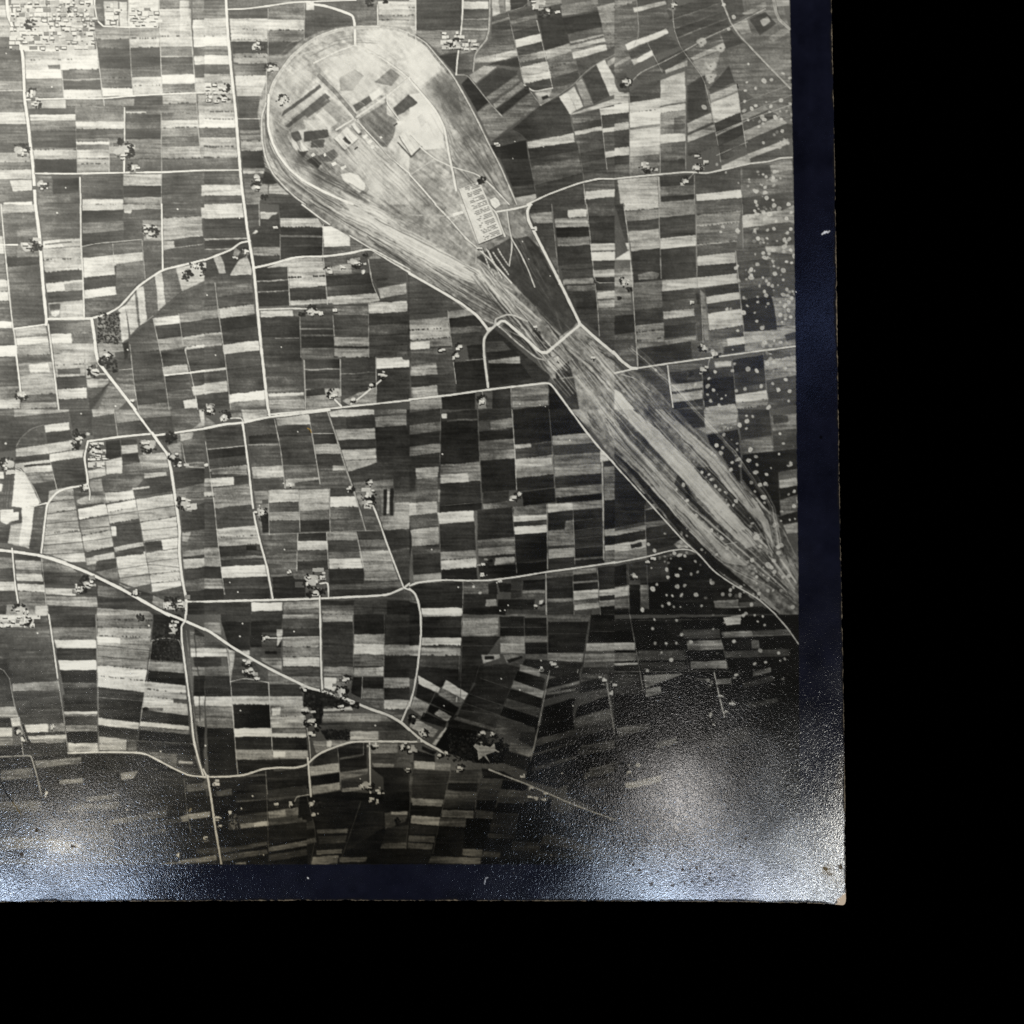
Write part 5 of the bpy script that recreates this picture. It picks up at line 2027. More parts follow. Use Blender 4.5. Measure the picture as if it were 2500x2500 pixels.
def rect(x, y, w, h, ang, tone, ident=None):
    c, s = math.cos(ang), math.sin(ang)
    p = np.array([[x + u * w * c - v * h * s, y + u * w * s + v * h * c] for u, v in ((-.5, -.5), (.5, -.5), (.5, .5), (-.5, .5))])
    b, m = inside(p)
    if b is None: return
    x0, x1, y0, y1 = b; q = (slice(y0, y1), slice(x0, x1))
    T[q] = np.where(m, tone, T[q])
    if ident is not None: ID[q] = np.where(m, ident, ID[q])


def roof(x, y, w, h, ang, ident, up_ok=True):
    # a house from above: a sunlit and a darker roof slope beside the thin dark line it casts on the ground picture
    rect(x + 0.9, y + h * 0.7, w + 1, h * 0.6, ang, 1.0, ident)
    rect(x, y, w, h, ang, 8.8, ident)
    rect(x - math.sin(ang) * h * 0.25, y + h * 0.25, w, h * 0.5, ang, rnd.choice((6.5, 7.5, 8.8)), ident)


class Tile:
    def __init__(s, ox, oy, k): s.o = np.array([ox, oy], float); s.k = k

    def pts(s, txt, ext=True):
        p = np.array([[float(a) for a in q.split(',')] for q in txt.split()])
        p = p / s.k + s.o
        if ext:
            p[p[:, 0] <= 0.6, 0] -= 150; p[p[:, 1] <= 0.6, 1] -= 150
        return p - (X0, Y0)


RAIL = new_id('printed_railway_yard')
CRATER = new_id('printed_crater_field')
TREES = new_id('printed_woodland')


def resample(p, n):
    d = np.r_[0, np.cumsum(np.hypot(*np.diff(p, axis=0).T))]
    t = np.linspace(0, d[-1], n)
    return np.c_[np.interp(t, d, p[:, 0]), np.interp(t, d, p[:, 1])]


def hedge(p, r=1.3, tone=1.6, density=0.6):
    p = resample(p, max(int(np.hypot(*(p[-1] - p[0])) / 3.0), 2))
    on = True
    for x, y in p:
        if rnd.random() < 0.12: on = not on
        if rnd.random() < (density if on else 0.12):
            blob(x, y - 0.5, r * rnd.uniform(.7, 1.4), r * rnd.uniform(.7, 1.4), 0, tone, 0.85, soft=1.2)


def column(t, body):
    L, R, d, strips = body.split('|')
    L = t.pts(L); R = t.pts(R); dt, db = [float(v) / t.k for v in d.split()]
    ya, yb = L[0, 1], L[-1, 1]
    ys = [ya]; tones = []; flags = []
    for s in strips.split():
        y, tn = s.split(':'); flags.append('h' in tn); tones.append(float(tn.rstrip('h')))
        ys.append(float(y) / t.k + t.o[1] - Y0)
    def left(y): return np.array([np.interp(y, L[:, 1], L[:, 0]), y])
    def right(y):
        f = (y - ya) / max(yb - ya, 1e-6); yr = y + dt + (db - dt) * f
        return np.array([np.interp(yr, R[:, 1], R[:, 0]), yr])
    for i, tn in enumerate(tones):
        a, b = ys[i], ys[i + 1]
        if b <= a: continue
        mids = [y for y in np.r_[L[:, 1]] if a < y < b]
        lp = [left(y) for y in [a] + mids + [b]]; rp = [right(y) for y in [a] + mids + [b]]
        fill(np.array(lp + rp[::-1]), tn)
    for i, tn in enumerate(tones):
        e = np.array([left(ys[i + 1]), right(ys[i + 1])])
        if ys[i + 1] - ys[i] < 4: continue
        if flags[i]: hedge(e, 1.5)
        else:
            u = rnd.random()
            nxt = tones[i + 1] if i + 1 < len(tones) else tn
            if u < 0.45: stroke(e, 1.3, max(min(tn, nxt) - 1.6, 0.3), 0.7)
            elif u < 0.6: stroke(e, 1.3, min(max(tn, nxt) + 1.2, 8.5), 0.6)
            if rnd.random() < 0.34: hedge(e, 1.2, 1.4, 0.42)
        if ys[i + 1] - ys[i] > 24 and rnd.random() < .5:
            m = (ys[i] + ys[i + 1]) / 2
            stroke(np.array([left(m), right(m)]), 1.1, tn + rnd.choice((-1, .9)), 0.5)


ops = {1: [], 2: [], 3: []}
tl = None
for line in DATA.strip().splitlines():
    c, rest = line.split(' ', 1)
    if c == 'T':
        a = [float(v) for v in rest.split()]; tl = Tile(*a); continue
    ops[2 if c == 'R' else 3 if c in 'BFGOHVDQ' else 1].append((c, rest, tl))

# pass 1: fields, patches and the railway ground
for c, rest, t in ops[1]:
    if c == 'C': column(t, rest)
    elif c == 'P':
        tn, p = rest.split(':'); fill(t.pts(p), float(tn))
    elif c == 'X':
        b, m = inside(t.pts(rest)); s = (slice(b[2], b[3]), slice(b[0], b[1]))
        XM[s] |= m; ID[s] = np.where(m, RAIL, ID[s]); T[s] = np.where(m, 5.6 + 0.7 * MOT2[s] + .8 * MOT3[s], T[s])
    elif c == 'M':
        hd, p = rest.split(':'); tn, amp = hd.split(); fill(t.pts(p), float(tn), None, mot=float(amp))
    elif c == 'Z':                                  # soft pale or dark patch of ground
        hd, p = rest.split(':'); r, tn, al = [float(v) for v in hd.split()]; r /= t.k
        for x, y in t.pts(p, False):
            b = bbox(np.array([[x - 2.5 * r, y - 2.5 * r], [x + 2.5 * r, y + 2.5 * r]]), 0)
            if b is None: continue
            q = (slice(b[2], b[3]), slice(b[0], b[1]))
            gx = np.arange(b[0], b[1])[None] - x; gy = np.arange(b[2], b[3])[:, None] - y
            k = al * np.exp(-((gx * gx + gy * gy) / (r * r)) * (1 + .5 * np.clip(MOT2[q], -1, 1.5))) * (XM[q] if tn > 6 else 1)
            T[q] = T[q] * (1 - k) + tn * k
    elif c == 'K':                                  # row of wagons
        hd, p = rest.split(':'); w, tn = [float(v) for v in hd.split()]; p = t.pts(p)
        q = resample(p, int(np.hypot(*(p[-1] - p[0])) / 3.2))
        for a, b in zip(q[::2], q[1::2]):
            stroke(np.array([a + (1.6, 0), b + (1.6, 0)]), w / t.k * 1.3, 1.5, .8); stroke(np.array([a, b]), w / t.k, tn, 1)
    elif c == 'L':
        hd, p = rest.split(':'); w, tn = hd.split(); stroke(t.pts(p), float(w) / t.k, float(tn), 0.8)
    elif c in 'SN':
        hd, p = rest.split(':'); tn, n, al = hd.split(); A, B = p.split('/')
        A = resample(t.pts(A), 40); B = resample(t.pts(B), 40)
        for q in range(int(n)):
            u = rnd.random(); f0 = rnd.uniform(-.2, .85); f1 = f0 + rnd.uniform(.12, .5)
            f0 = max(f0, 0); f1 = min(f1, 1)
            if c == 'N': u = (q + .5 + rnd.uniform(-.2, .2)) / int(n); f0, f1 = 0, 1
            i0, i1 = int(f0 * 39), int(f1 * 39)
            if i1 - i0 < 2: continue
            u2 = u + (rnd.uniform(-.05, .05) if c == 'S' else 0)
            w = np.linspace(u, u2, i1 - i0 + 1)[:, None]
            stroke((A[i0:i1 + 1] * (1 - w) + B[i0:i1 + 1] * w)[::2], rnd.uniform(0.8, 1.9), float(tn) + rnd.uniform(-.8, .8), float(al) * rnd.uniform(.5, 1), soft=1.2)

# slightly uneven field edges: the whole ground picture is displaced by a fraction of a millimetre
def warp(a, wy, wx):
    gy = np.clip(np.arange(H)[:, None] + wy, 0, H - 1.01).astype(np.float32); gx = np.clip(np.arange(W)[None] + wx, 0, W - 1.01).astype(np.float32)
    iy = gy.astype(np.int32); ix = gx.astype(np.int32); fy = gy - iy; fx = gx - ix
    return (a[iy, ix] * (1 - fx) + a[iy, ix + 1] * fx) * (1 - fy) + (a[iy + 1, ix] * (1 - fx) + a[iy + 1, ix + 1] * fx) * fy


T = warp(T, (0.55 + .3 * noise(60, 60, 70)) * (0.8 * noise(16, 20, 71) + 0.4 * noise(4, 5, 72)), 0.6 * noise(20, 16, 73) + 0.2 * noise(5, 4, 74)).astype(np.float32)
T = gauss(T, 0.95) + .45 * noise(130, 130, 77) + .2 * MOT

# the marshalling yard with its rows of wagons
TL, TR, BL, BR = [np.array(v) - (X0, Y0) for v in ((1120., 463.), (1171., 445.), (1169., 598.), (1227., 574.))]
fill(np.array([TL, TR, BR, BL]), 8.2, 'printed_wagon_yard')
for r in range(36):
    for u in [.30, .36, .42, .48] + [.56, .63, .70, .77, .84, .91]:
        v = (r + .5) / 36
        if r % 4 == 3 or rnd.random() < .12 or (u < .5 and rnd.random() < .3): continue
        a = TL + (TR - TL) * u; b = BL + (BR - BL) * u
        q = a + (b - a) * v
        stroke(np.array([q - (1.6, -.5), q + (1.6, -.5)]), 1.4, 2.2, 0.9, soft=.8)
for u in (.0, .16, .25, .52, .96):
    stroke(np.array([TL + (TR - TL) * u, BL + (BR - BL) * u]), 1.6, 9, .8)
stroke(np.array([TL, BL]), 1.4, 4, .8); stroke(np.array([BL, BR]), 2.2, 1.5, .9)

# pass 2: roads
for c, rest, t in ops[2]:
    hd, p = rest.split(':'); w, tn = [float(v) for v in hd.split()]
    p = t.pts(p); w /= t.k
    if len(p) > 2: # round the corners a little
        q = [p[0]]
        for i in range(1, len(p) - 1):
            a = p[i] + (p[i - 1] - p[i]) * .25; b = p[i] + (p[i + 1] - p[i]) * .25
            q += [a, (a + b + 2 * p[i]) / 4, b]
        p = np.array(q + [p[-1]])
    main = w >= 2.8 and tn >= 6
    ident = new_id('printed_road') if main else None
    if main:
        off = rnd.choice((-1, 1)) * (w * .5 + 1.0)
        stroke(p + (off, 0), 1.6, 3.0, 0.45); stroke(p + (-off, 0), 1.2, 6.0, 0.35)
    stroke(p, max(w * .9, 1.5), tn + (.6 if main else .2), 1.0 if main else 0.68, ident, soft=1.0, wob=.45, tv=.7)
    if main and w > 5: stroke(p, 1.1, tn - 1.2, .4)

# pass 3: farms, trees, villages, bomb craters
for c, rest, t in ops[3]:
    if c == 'F':
        r, p = rest.split(':'); r = float(r) / t.k * 1.08
        for x, y in t.pts(p, False):
            i = new_id('printed_farmstead')
            side = rnd.uniform(0, 6.28)
            for q in range(3 if r > 7 else 1):                      # paddocks and gardens
                rect(x + rnd.gauss(0, r * .45), y + rnd.gauss(0, r * .4), r * rnd.uniform(.5, 1.1), r * rnd.uniform(.25, .6), rnd.uniform(-.12, .12), rnd.choice((4, 5.5, 6.5, 7.5)), i)
            for q in range(2):                                      # the bare yard
                blob(x + rnd.gauss(0, r * .15), y + rnd.gauss(0, r * .15), r * rnd.uniform(.36, .6), r * rnd.uniform(.26, .45), rnd.uniform(-.8, .8), 7.4, .85, i, soft=2.2, rough=.35)
            if r > 7:
                for q in range(int(r * 1.5)):                       # trees along one side
                    a = side + rnd.gauss(0, .7); d = r * rnd.uniform(.55, 1.0)
                    blob(x + d * math.cos(a), y + .85 * d * math.sin(a), rnd.uniform(1.4, 3), rnd.uniform(1.4, 2.6), 0, rnd.choice((.3, .9, 1.6)), .92, i, soft=1.4, rough=.4)
            for q in range(2 + int(r * .06)):
                roof(x + rnd.gauss(0, r * .3), y + rnd.gauss(0, r * .25), rnd.uniform(6, 11), rnd.uniform(4, 6.5), rnd.choice((0, 0, math.pi / 2)) + rnd.uniform(-.15, .15), i)
    elif c == 'G':
        r, p = rest.split(':'); r = float(r) / t.k
        for x, y in t.pts(p, False):
            for q in range(max(3, int(r * 1.7))):
                a = rnd.uniform(0, 6.28); d = r * math.sqrt(rnd.random()) * .85
                blob(x + d * math.cos(a), y + d * math.sin(a), rnd.uniform(2, 4.2), rnd.uniform(2, 3.8), 0, rnd.choice((.2, .6, 1, 1.4, 2.2)), .92, TREES, soft=1.8, rough=.4)
    elif c in ('V', 'D', 'V2'):
        hd, p = rest.split(':')
        if c == 'V2': continue
        x0, y0, x1, y1 = [float(v) for v in p.split(',')]
        (x0, y0), (x1, y1) = np.array([[x0, y0], [x1, y1]]) / t.k + t.o - (X0, Y0)
        n = int((x1 - x0) * (y1 - y0) * float(hd) / 60)
        if c == 'V':
            i = new_id('printed_village')
            y = y0 + 2
            while y < y1 - 3:
                hh = rnd.uniform(7, 13); x = x0 + rnd.uniform(0, 6)
                while x < x1 - 4:
                    ww = rnd.uniform(6, 22); u = rnd.random()
                    if u < .8: rect(x + ww / 2, y + hh / 2, ww - 1, hh - 1, rnd.uniform(-.03, .03), rnd.choice((5, 6.5, 7.5, 8.3, 8.8)), i)
                    if u < .55: roof(x + ww / 2 + rnd.uniform(-2, 2), y + hh / 2 + rnd.uniform(-2, 2), min(ww * .6, 11), min(hh * .5, 5.5), rnd.uniform(-.06, .06), i)
                    if rnd.random() < .35: rect(x + ww / 2, y + hh - 1, ww * .9, 1.4, 0, rnd.choice((2.5, 3.5)), i)
                    if rnd.random() < .3: blob(x + rnd.uniform(0, ww), y + rnd.uniform(0, hh), 2, 1.8, 0, rnd.choice((2, 3)), .85, i)
                    x += ww + (4 if rnd.random() < .15 else 0)
                y += hh + (3 if rnd.random() < .25 else 0)
        else:
            for q in range(int(n * 4)):
                blob(rnd.uniform(x0, x1), rnd.uniform(y0, y1), rnd.uniform(1.4, 2.6), rnd.uniform(1.4, 2.6), 0, rnd.choice((.1, .5, 1.2, 2.6)), .85, TREES)
    elif c == 'Q':
        tn, p = rest.split(':'); fill(t.pts(p), float(tn), 'printed_farmstead', .2)
    elif c == 'H':
        r, p = rest.split(':'); hedge(t.pts(p), float(r) / t.k * .35, 2.0, .7)
    elif c == 'O':
        r, p = rest.split(':'); r = float(r) / t.k
        for x, y in t.pts(p, False):
            blob(x, y, r, r * .95, 0, 8.0, .75, CRATER, soft=5, rough=.35); blob(x, y, 2.6, 2.2, 0, 4.5, .9, CRATER)
    elif c == 'B':
        hd, p = rest.split(':'); r, tn = [float(v) for v in hd.split()]; r /= t.k
        crater = r > 4
        for x, y in t.pts(p, False):
            if crater:
                k = rnd.uniform(.55, 1.0)
                blob(x, y, r * k * rnd.uniform(.8, 1.3), r * k * rnd.uniform(.8, 1.1), rnd.uniform(0, 3), 8.6, rnd.uniform(.65, .95), CRATER, soft=2.4, rough=.45)
                if k > .8: blob(x, y, 1.2, 1.2, 0, 6, .7)
            else: blob(x, y, max(r * .55, 1.0), max(r * .55, 1.0), 0, 9.6, 1, None, soft=.9, rough=.1)

# small craters of the bombed ground along the east edge
for (cx, cy, sx, sy, n) in ((1870, 430, 45, 130, 60), (1880, 640, 45, 120, 90), (1850, 880, 70, 90, 60), (1800, 1130, 90, 90, 50),
                            (1700, 1420, 80, 60, 40), (1880, 1420, 50, 60, 60), (1860, 250, 60, 90, 20), (1760, 1530, 110, 60, 26)):
    for q in range(int(n * .3)):
        mx, my = rnd.gauss(cx, sx), rnd.gauss(cy, sy)
        for e in range(rnd.choice((1, 1, 2, 4, 7))):
            x, y = mx + rnd.gauss(0, 9) - X0, my + rnd.gauss(0, 9) - Y0; k = rnd.uniform(1.6, 4.8)
            if x < 1450 - X0: continue
            blob(x, y, k, k * rnd.uniform(.6, 1.1), rnd.uniform(0, 3), rnd.uniform(6, 8.8), rnd.uniform(.45, .9), CRATER, soft=2.6, rough=.45)

T += 0.16 * rng.standard_normal((H, W)).astype(np.float32) + 0.12 * noise(2, 2, 91) + .1 * MOT


T = gauss(T, 0.62)
T = T + 0.4 * (T - gauss(T, 2.2))

# ------------------------------------------------------------------ ink: print tone over the sheet, with part of the light falloff and veil painted in (dark and light end of the tone scale, grey levels)
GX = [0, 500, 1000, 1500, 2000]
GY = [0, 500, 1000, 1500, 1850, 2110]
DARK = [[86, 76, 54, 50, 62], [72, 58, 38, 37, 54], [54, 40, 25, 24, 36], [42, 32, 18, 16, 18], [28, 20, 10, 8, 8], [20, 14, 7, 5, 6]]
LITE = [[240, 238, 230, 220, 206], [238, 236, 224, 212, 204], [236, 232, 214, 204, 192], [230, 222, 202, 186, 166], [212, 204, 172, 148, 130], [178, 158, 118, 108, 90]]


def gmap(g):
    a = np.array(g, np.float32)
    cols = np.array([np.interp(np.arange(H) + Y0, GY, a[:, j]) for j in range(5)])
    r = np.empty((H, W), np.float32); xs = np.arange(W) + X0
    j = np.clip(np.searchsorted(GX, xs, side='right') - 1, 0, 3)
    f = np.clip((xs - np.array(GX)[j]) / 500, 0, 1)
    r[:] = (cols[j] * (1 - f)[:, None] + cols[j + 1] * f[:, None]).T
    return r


def lin(v):
    v = np.clip(v, 0, 255) / 255
    return np.where(v <= .04045, v / 12.92, ((v + .055) / 1.055) ** 2.4)


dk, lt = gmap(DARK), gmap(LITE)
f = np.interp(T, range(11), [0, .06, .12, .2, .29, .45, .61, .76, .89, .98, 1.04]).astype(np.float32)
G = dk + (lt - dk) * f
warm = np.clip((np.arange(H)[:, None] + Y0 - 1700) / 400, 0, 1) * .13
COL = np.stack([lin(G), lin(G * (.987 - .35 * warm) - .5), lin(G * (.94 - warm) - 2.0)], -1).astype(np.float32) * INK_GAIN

GLOSS = np.ones((H, W), np.float32)

# edge of the exposed picture and the blue-black border round it
yy = np.arange(H)[:, None] + Y0 + .5; xx = np.arange(W)[None] + X0 + .5
xr = np.interp(yy, [-200, 0, 500, 1000, 1500, 2110], [1924, 1927, 1937, 1943, 1949, 1953]) + .5 * noise(6, 300, 55)
yb = 2109 + .5 * noise(300, 6, 56)
bm = np.clip(np.maximum(xx - xr, yy - yb) + .5, 0, 1)
BORDER = new_id('dark_border')
bcol = np.array([0.0042, 0.0046, 0.0095]) * (1 + .25 * MOT[..., None])
COL = COL * (1 - bm[..., None]) + bcol * bm[..., None]
ID[bm > .5] = BORDER


def paint(m, col, k, name=None, matt=0.0):
    global COL, GLOSS
    GLOSS = GLOSS * (1 - matt * k)
    COL = COL * (1 - k[..., None]) + np.array(col, np.float32) * k[..., None]
    if name: ID[k > .45] = new_id(name)


def mark(pts, w, col, name, alpha=1.0, soft=1.0, wob=.4):
    global T
    keep = T; T = np.zeros((H, W), np.float32)
    stroke(np.array(pts, float) - (X0, Y0), w, 1.0, alpha, None, soft, wob)
    k = T; T = keep
    paint(None, col, k, name, .8)


mark([(6, 1911), (16, 1935), (33, 1958)], 3.4, (.002, .002, .002), 'scratch')
mark([(33, 1958), (43, 1972), (52, 1987)], 3.0, (.10, .075, .03), None)
mark([(752, 1046), (758, 1049), (761, 1056)], 2.6, (.32, .2, .04), 'stain')
mark([(757, 1054), (756, 1050)], 2.2, (.02, .016, .01), None)
mark([(1183, 2157), (1186, 2143), (1191, 2141)], 1.5, (.4, .42, .46), 'lint_fibre')
mark([(2006, 573), (2013, 566), (2020, 569), (2024, 565)], 2.4, (.62, .62, .64), 'abrasion')
mark([(2012, 570), (2018, 566)], 3.4, (.6, .6, .62), None)
mark([(1942, 713), (1943, 714)], 2.0, (.5, .5, .5), None)
mark([(1799, 207), (1801, 216)], 3.2, (.012, .012, .01), 'scratch')
mark([(2003, 1067), (2003.5, 1068)], 8, (.002, .002, .003), 'pinhole')
mark([(752, 2142), (753, 2143)], 2.6, (.6, .6, .6), None)
mark([(464, 1979), (467, 1974)], 4, (.2, .16, .09), None)
# foxing on the bottom right margin
keep = T; T = np.zeros((H, W), np.float32)
for (x, y) in ((1605, 2126), (1624, 2090), (1666, 2121), (1702, 2139), (1708, 2114), (1733, 2130), (1735, 2148), (1750, 2158), (1560, 2123), (1532, 2136), (1590, 2157), (1684, 2120), (1755, 2115), (1790, 2136), (1670, 2154), (1720, 2157), (1690, 2150), (1640, 2160), (1545, 2110), (1820, 2046), (1805, 2066), (2016, 2120), (2012, 2118), (2024, 2132), (2050, 2113), (2052, 2118), (1700, 2118), (1730, 2142), (176, 2064), (182, 2066), (92, 2025), (115, 2128), (54, 2084), (75, 2043)):
    blob(x - X0, y - Y0, rnd.uniform(2, 5), rnd.uniform(1.8, 4.4), 0, 1.0, 1, None, 1.5, .4)
for q in range(60): blob(rnd.gauss(1700, 80) - X0, rnd.gauss(2130, 22) - Y0, 1, 1, 0, 1.0, .8, None, 1, .2)
k = T; T = keep
paint(None, (.03, .018, .006), k, 'rust_spots', .9)
keep = T; T = np.zeros((H, W), np.float32)
blob(2030 - X0, 2140 - Y0, 30, 22, .6, 1, .3, None, 22, .8); blob(2020 - X0, 2124 - Y0, 12, 8, .6, 1, .8, None, 8, .6); blob(2052 - X0, 1900 - Y0, 10, 40, 0, 1, .2, None, 12, .7)  # brown scuffs by the corner, the largest painting in a gold reflection
k = T; T = keep
paint(None, (.10, .07, .03), k, None, .6)

# worn corner and rubbed edges, where the paper core shows
ex = np.interp(yy, [-200, 0, 388, 776, 1165, 1500, 1733, 1927, 2210, 2300], [2027, 2029, 2037, 2043, 2048, 2055, 2059, 2062, 2064, 2064])
ey = np.interp(xx, [-200, 0, 750, 1500, 1800, 2000, 2064, 2300], [2202, 2201, 2197, 2198.5, 2200.5, 2204.5, 2210, 2212])
NE = fbm(9, 140); NL = noise(40, 40, 150)
edge_d = np.minimum(ex - xx, ey - yy)
dark_rim = np.clip((5.5 + 2.2 * NL + 1.5 * NE - edge_d) / 2, 0, 1)
paint(None, (.006, .006, .008), dark_rim, None, .92)
bare = np.clip((0.8 + 1.4 * NE + 1.0 * NL - edge_d) / 1.2, 0, 1)
paint(None, (.16, .13, .09), bare, None, 1)
cw = (xx - 2043) / 1.0 + (yy - 2186) * .8 + 5 * NE
bare = np.clip(cw / 3 - 3.6, 0, 1) * ((xx > 2036) & (yy > 2165))
paint(None, (.012, .010, .014), np.clip((cw + 26) / 4, 0, 1) * (xx > 2022) * (yy > 2165) * np.clip(cw / 8 + 4, 0, 1) * (bare < .5) * ((xx - 2022) + (yy - 2165) > 52), None, .95)
paint(None, (.5, .4, .3), bare, 'worn_corner', 1)

# ------------------------------------------------------------------ materials
def mat(name):
    m = bpy.data.materials.new(name); m.use_nodes = True
    nt = m.node_tree; return m, nt, nt.nodes['Principled BSDF']


def emulsion():
    m, nt, b = mat('photographic_emulsion'); b.inputs['Coat Weight'].default_value = 0.0
    at = nt.nodes.new('ShaderNodeAttribute'); at.attribute_name = 'ink'
    nt.links.new(at.outputs['Color'], b.inputs['Base Color'])
    tc = nt.nodes.new('ShaderNodeTexCoord')
    n1 = nt.nodes.new('ShaderNodeTexNoise'); n1.inputs['Scale'].default_value = PEB_SCALE; n1.inputs['Detail'].default_value = 1.0
    n1.inputs['Distortion'].default_value = 1.2
    n2 = nt.nodes.new('ShaderNodeTexNoise'); n2.inputs['Scale'].default_value = 60; n2.inputs['Detail'].default_value = 4
    for n in (n1, n2): nt.links.new(tc.outputs['Object'], n.inputs['Vector'])
    bp = nt.nodes.new('ShaderNodeBump'); bp.inputs['Strength'].default_value = PEB_STR; bp.inputs['Distance'].default_value = PEB_DIST
    nt.links.new(n1.outputs['Fac'], bp.inputs['Height']); nt.links.new(bp.outputs['Normal'], b.inputs['Normal'])
    mr = nt.nodes.new('ShaderNodeMapRange'); mr.inputs['From Min'].default_value = .3; mr.inputs['From Max'].default_value = .7
    mr.inputs['To Min'].default_value = ROUGH[0]; mr.inputs['To Max'].default_value = ROUGH[1]
    nt.links.new(n2.outputs['Fac'], mr.inputs['Value']); nt.links.new(mr.outputs['Result'], b.inputs['Roughness'])
    n3 = nt.nodes.new('ShaderNodeTexNoise'); n3.inputs['Scale'].default_value = 30; n3.inputs['Detail'].default_value = 6; n3.inputs['Roughness'].default_value = .6
    nt.links.new(tc.outputs['Object'], n3.inputs['Vector'])
    sp = nt.nodes.new('ShaderNodeMapRange'); sp.inputs['From Min'].default_value = .36; sp.inputs['From Max'].default_value = .62
    sp.inputs['To Min'].default_value = .2; sp.inputs['To Max'].default_value = .75
    nt.links.new(n3.outputs['Fac'], sp.inputs['Value'])
    ga = nt.nodes.new('ShaderNodeAttribute'); ga.attribute_name = 'gloss'; mu = nt.nodes.new('ShaderNodeMath'); mu.operation = 'MULTIPLY'
    nt.links.new(sp.outputs['Result'], mu.inputs[0]); nt.links.new(ga.outputs['Fac'], mu.inputs[1]); nt.links.new(mu.outputs[0], b.inputs['Specular IOR Level'])
    return m


def paper():
    m, nt, b = mat('paper_core')
    tc = nt.nodes.new('ShaderNodeTexCoord'); n = nt.nodes.new('ShaderNodeTexNoise'); n.inputs['Scale'].default_value = 900; n.inputs['Detail'].default_value = 5
    nt.links.new(tc.outputs['Object'], n.inputs['Vector'])
    cr = nt.nodes.new('ShaderNodeValToRGB'); cr.color_ramp.elements[0].color = (.012, .011, .012, 1); cr.color_ramp.elements[1].color = (.2, .165, .12, 1)
    cr.color_ramp.elements[0].position = .5; cr.color_ramp.elements[1].position = .72
    nt.links.new(n.outputs['Fac'], cr.inputs['Fac']); nt.links.new(cr.outputs['Color'], b.inputs['Base Color'])
    b.inputs['Roughness'].default_value = .9
    return m


def black_cloth():
    m, nt, b = mat('black_velvet')
    tc = nt.nodes.new('ShaderNodeTexCoord'); n = nt.nodes.new('ShaderNodeTexNoise'); n.inputs['Scale'].default_value = 2500
    nt.links.new(tc.outputs['Object'], n.inputs['Vector'])
    cr = nt.nodes.new('ShaderNodeValToRGB'); cr.color_ramp.elements[0].color = (0, 0, 0, 1); cr.color_ramp.elements[1].color = (.0001, .0001, .0001, 1)
    nt.links.new(n.outputs['Fac'], cr.inputs['Fac']); nt.links.new(cr.outputs['Color'], b.inputs['Base Color'])
    b.inputs['Roughness'].default_value = 1; b.inputs['Specular IOR Level'].default_value = 0
    return m


EMU, PAP, VEL = emulsion(), paper(), black_cloth()

# ------------------------------------------------------------------ the surface it lies on
def link(o, parent=None):
    sc.collection.objects.link(o); o.parent = parent; return o


me = bpy.data.meshes.new('black_tabletop')
me.from_pydata([(-.6, -.6, 0), (.6, -.6, 0), (.6, .6, 0), (-.6, .6, 0)], [], [(0, 1, 2, 3)]); me.materials.append(VEL)
o = link(bpy.data.objects.new('black_tabletop', me)); o['kind'] = 'structure'; o['label'] = 'plain black surface under the photograph'

# ------------------------------------------------------------------ the sheet: one curved skin, cut along the outlines of what is printed on it
STEP = 1.85; MARG = 60
nx = int((2064 + MARG) / STEP); ny = int((2210 + MARG) / STEP)
u = np.linspace(0, 1, nx + 1); v = np.linspace(0, 1, ny + 1)
U, V = np.meshgrid(u, v)
r2 = np.random.default_rng(3)
def rag(n, amp):
    k = r2.standard_normal(n + 8); k = np.convolve(k, np.ones(3) / 3, 'same')[:n] * amp
    chips = np.zeros(n)
    for q in range(26):
        c = r2.integers(4, n - 4); w = r2.integers(2, 7); chips[max(c - w, 0):c + w] -= r2.uniform(.3, 1.8)
    return k + np.convolve(chips, np.ones(3) / 3, 'same')
PYl = -MARG + V * (2210 + MARG)
EX = np.interp(PYl, [-200, 0, 388, 776, 1165, 1500, 1733, 1927, 2210, 2300], [2027, 2029, 2037, 2043, 2048, 2055, 2059, 2062, 2064, 2064]) + rag(ny + 1, .5)[:, None]
PXX = -MARG + U * (EX + MARG)
EY = np.interp(PXX, [-200, 0, 750, 1500, 1800, 2000, 2064, 2300], [2202, 2201, 2197, 2198.5, 2200.5, 2204.5, 2209, 2210]) + rag(nx + 1, .6)[None, :]
PYY = -MARG + V * (EY + MARG)
# rounded tip of the corner
dx = np.clip(PXX - 2054, 0, None); dy = np.clip(PYY - 2200, 0, None)
d = np.hypot(dx, dy); kk = np.where(d > 9, 9 / np.maximum(d, 1e-6), 1)
PXX = np.where((dx > 0) & (dy > 0), 2054 + dx * kk, PXX); PYY = np.where((dx > 0) & (dy > 0), 2200 + dy * kk, PYY)


def sheet_z(px, py):
    return CURL(px, py)


Z = (sheet_z(PXX, PYY) + SHEET_T) * PX
XYZ = np.stack([(PXX - 1250) * PX, (1250 - PYY) * PX, Z], -1).astype(np.float32)
si = np.clip(PYY - Y0, 0, H - 1.01); sj = np.clip(PXX - X0, 0, W - 1.01)
i0 = (si - .5).clip(0).astype(int); j0 = (sj - .5).clip(0).astype(int)
fi = ((si - .5).clip(0) - i0)[..., None].astype(np.float32); fj = ((sj - .5).clip(0) - j0)[..., None].astype(np.float32)
i1 = np.minimum(i0 + 1, H - 1); j1 = np.minimum(j0 + 1, W - 1)
VC = (COL[i0, j0] * (1 - fj) + COL[i0, j1] * fj) * (1 - fi) + (COL[i1, j0] * (1 - fj) + COL[i1, j1] * fj) * fi
VG = GLOSS[i0, j0]
cyi = (si[:-1, :-1] + si[1:, 1:]) / 2; cxi = (sj[:-1, :-1] + sj[1:, 1:]) / 2
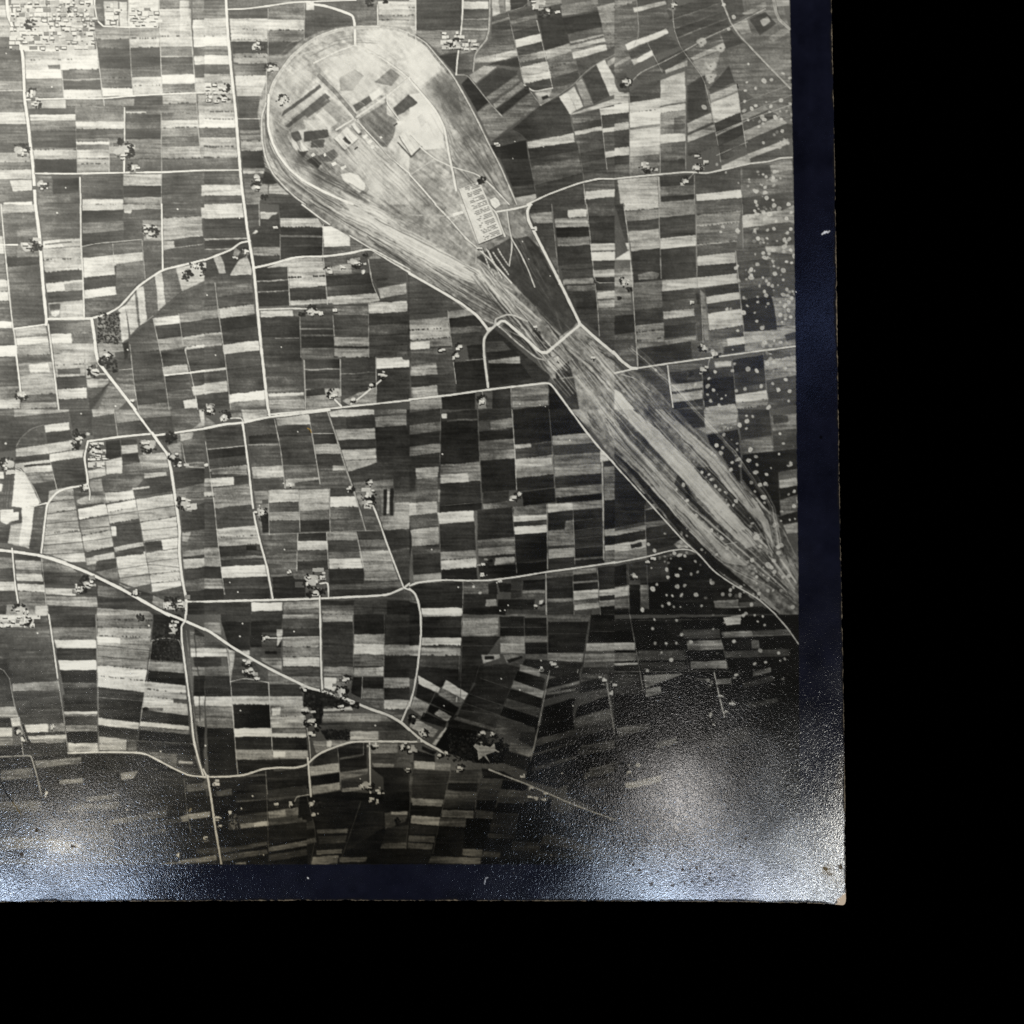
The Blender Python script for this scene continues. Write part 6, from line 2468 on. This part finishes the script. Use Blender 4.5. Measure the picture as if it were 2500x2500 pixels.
CID = ID[cyi.astype(int), cxi.astype(int)]

names = np.array(KIND)
area = np.bincount(CID.ravel(), minlength=len(KIND))
GROUND = 0
remap = np.arange(len(KIND))
fields = [i for i in np.argsort(-area) if KIND[i] == 'printed_field' and area[i] > 0]
REST = new_id('printed_field'); remap = np.append(remap, REST)
for i in fields[280:]: remap[i] = REST
for i in range(len(area)):
    if area[i] < 12 and KIND[i] in ('printed_road', 'printed_farmstead', 'printed_village'): remap[i] = GROUND
CID = remap[CID]

# tangent normals of the whole sheet, so that the seams between pieces do not show
gu = np.gradient(XYZ, axis=1); gv = np.gradient(XYZ, axis=0)
NOR = np.cross(gv, gu).astype(np.float32); NOR /= np.linalg.norm(NOR, axis=-1, keepdims=True)
NOR *= np.sign(NOR[..., 2:3])

root = link(bpy.data.objects.new('aerial_photograph', None))
root['label'] = 'old black and white aerial photograph with a blue-black border and one worn bare corner'
root['category'] = 'photograph'
flat = CID.ravel(); order = np.argsort(flat, kind='stable'); ids, starts = np.unique(flat[order], return_index=True)
starts = np.append(starts, len(order))
nvx = nx + 1
VGF = VG.reshape(-1).astype(np.float32)
XF, CF, NF = XYZ.reshape(-1, 3), VC.reshape(-1, 3), NOR.reshape(-1, 3)
PART_LABEL = {'worn_corner': 'bare buff corner where the print surface has rubbed off', 'printed_railway_yard': 'pale teardrop railway loop and sidings running diagonally across the picture',
              'dark_border': 'blue-black margin along the picture edge', 'stain': 'small amber stain', 'lint_fibre': 'fine white fibre on the dark margin', 'abrasion': 'white scuff on the dark margin',
              'printed_wagon_yard': 'rows of wagons on pale ground', 'printed_crater_field': 'scattered pale bomb craters', 'rust_spots': 'brown foxing specks on the glossy margin'}
STUFF = {REST, CRATER, TREES}
for n, i in enumerate(ids):
    cells = order[starts[n]:starts[n + 1]]
    r, c = cells // nx, cells % nx
    a = r * nvx + c
    q = np.stack([a, a + nvx, a + nvx + 1, a + 1], 1)          # counter-clockwise seen from above
    vid, inv = np.unique(q, return_inverse=True)
    me = bpy.data.meshes.new(KIND[i])
    me.vertices.add(len(vid)); me.vertices.foreach_set('co', XF[vid].ravel())
    me.loops.add(q.size); me.loops.foreach_set('vertex_index', inv.astype(np.int32).ravel())
    me.polygons.add(len(q)); me.polygons.foreach_set('loop_start', np.arange(0, q.size, 4, dtype=np.int32))
    me.polygons.foreach_set('loop_total', np.full(len(q), 4, np.int32))
    me.update(calc_edges=True)
    me.polygons.foreach_set('use_smooth', np.ones(len(q), bool))
    at = me.color_attributes.new('ink', 'FLOAT_COLOR', 'POINT')
    at.data.foreach_set('color', np.c_[CF[vid], np.ones(len(vid), np.float32)].astype(np.float32).ravel())
    ag = me.attributes.new('gloss', 'FLOAT', 'POINT'); ag.data.foreach_set('value', VGF[vid])
    me.normals_split_custom_set_from_vertices(NF[vid])
    me.materials.append(EMU)
    o = link(bpy.data.objects.new(KIND[i], me), root)
    if KIND[i] in PART_LABEL: o['label'] = PART_LABEL[KIND[i]]
    if i in STUFF or KIND[i] in ('rust_spots',): o['kind'] = 'stuff'

# cut edge and back of the sheet
rim = [(r, nx) for r in range(ny + 1)] + [(ny, c) for c in range(nx - 1, -1, -1)] + [(r, 0) for r in range(ny - 1, -1, -1)] + [(0, c) for c in range(1, nx)]
top = np.array([XYZ[p] for p in rim]); bot = top.copy(); bot[:, 2] -= SHEET_T * PX * .9
n = len(rim)
me = bpy.data.meshes.new('paper_edge')
me.from_pydata([tuple(p) for p in np.r_[top, bot]], [], [(k, (k + 1) % n, n + (k + 1) % n, n + k) for k in range(n)])
me.materials.append(PAP); link(bpy.data.objects.new('paper_edge', me), root)
s = (np.linspace(0, ny, 41).astype(int), np.linspace(0, nx, 41).astype(int))
bk = XYZ[np.ix_(*s)].copy(); bk[..., 2] -= SHEET_T * PX * .9
me = bpy.data.meshes.new('paper_back')
me.from_pydata([tuple(p) for p in bk.reshape(-1, 3)], [], [(a * 41 + b, a * 41 + b + 1, (a + 1) * 41 + b + 1, (a + 1) * 41 + b) for a in range(40) for b in range(40)])
me.materials.append(PAP); link(bpy.data.objects.new('paper_back', me), root)
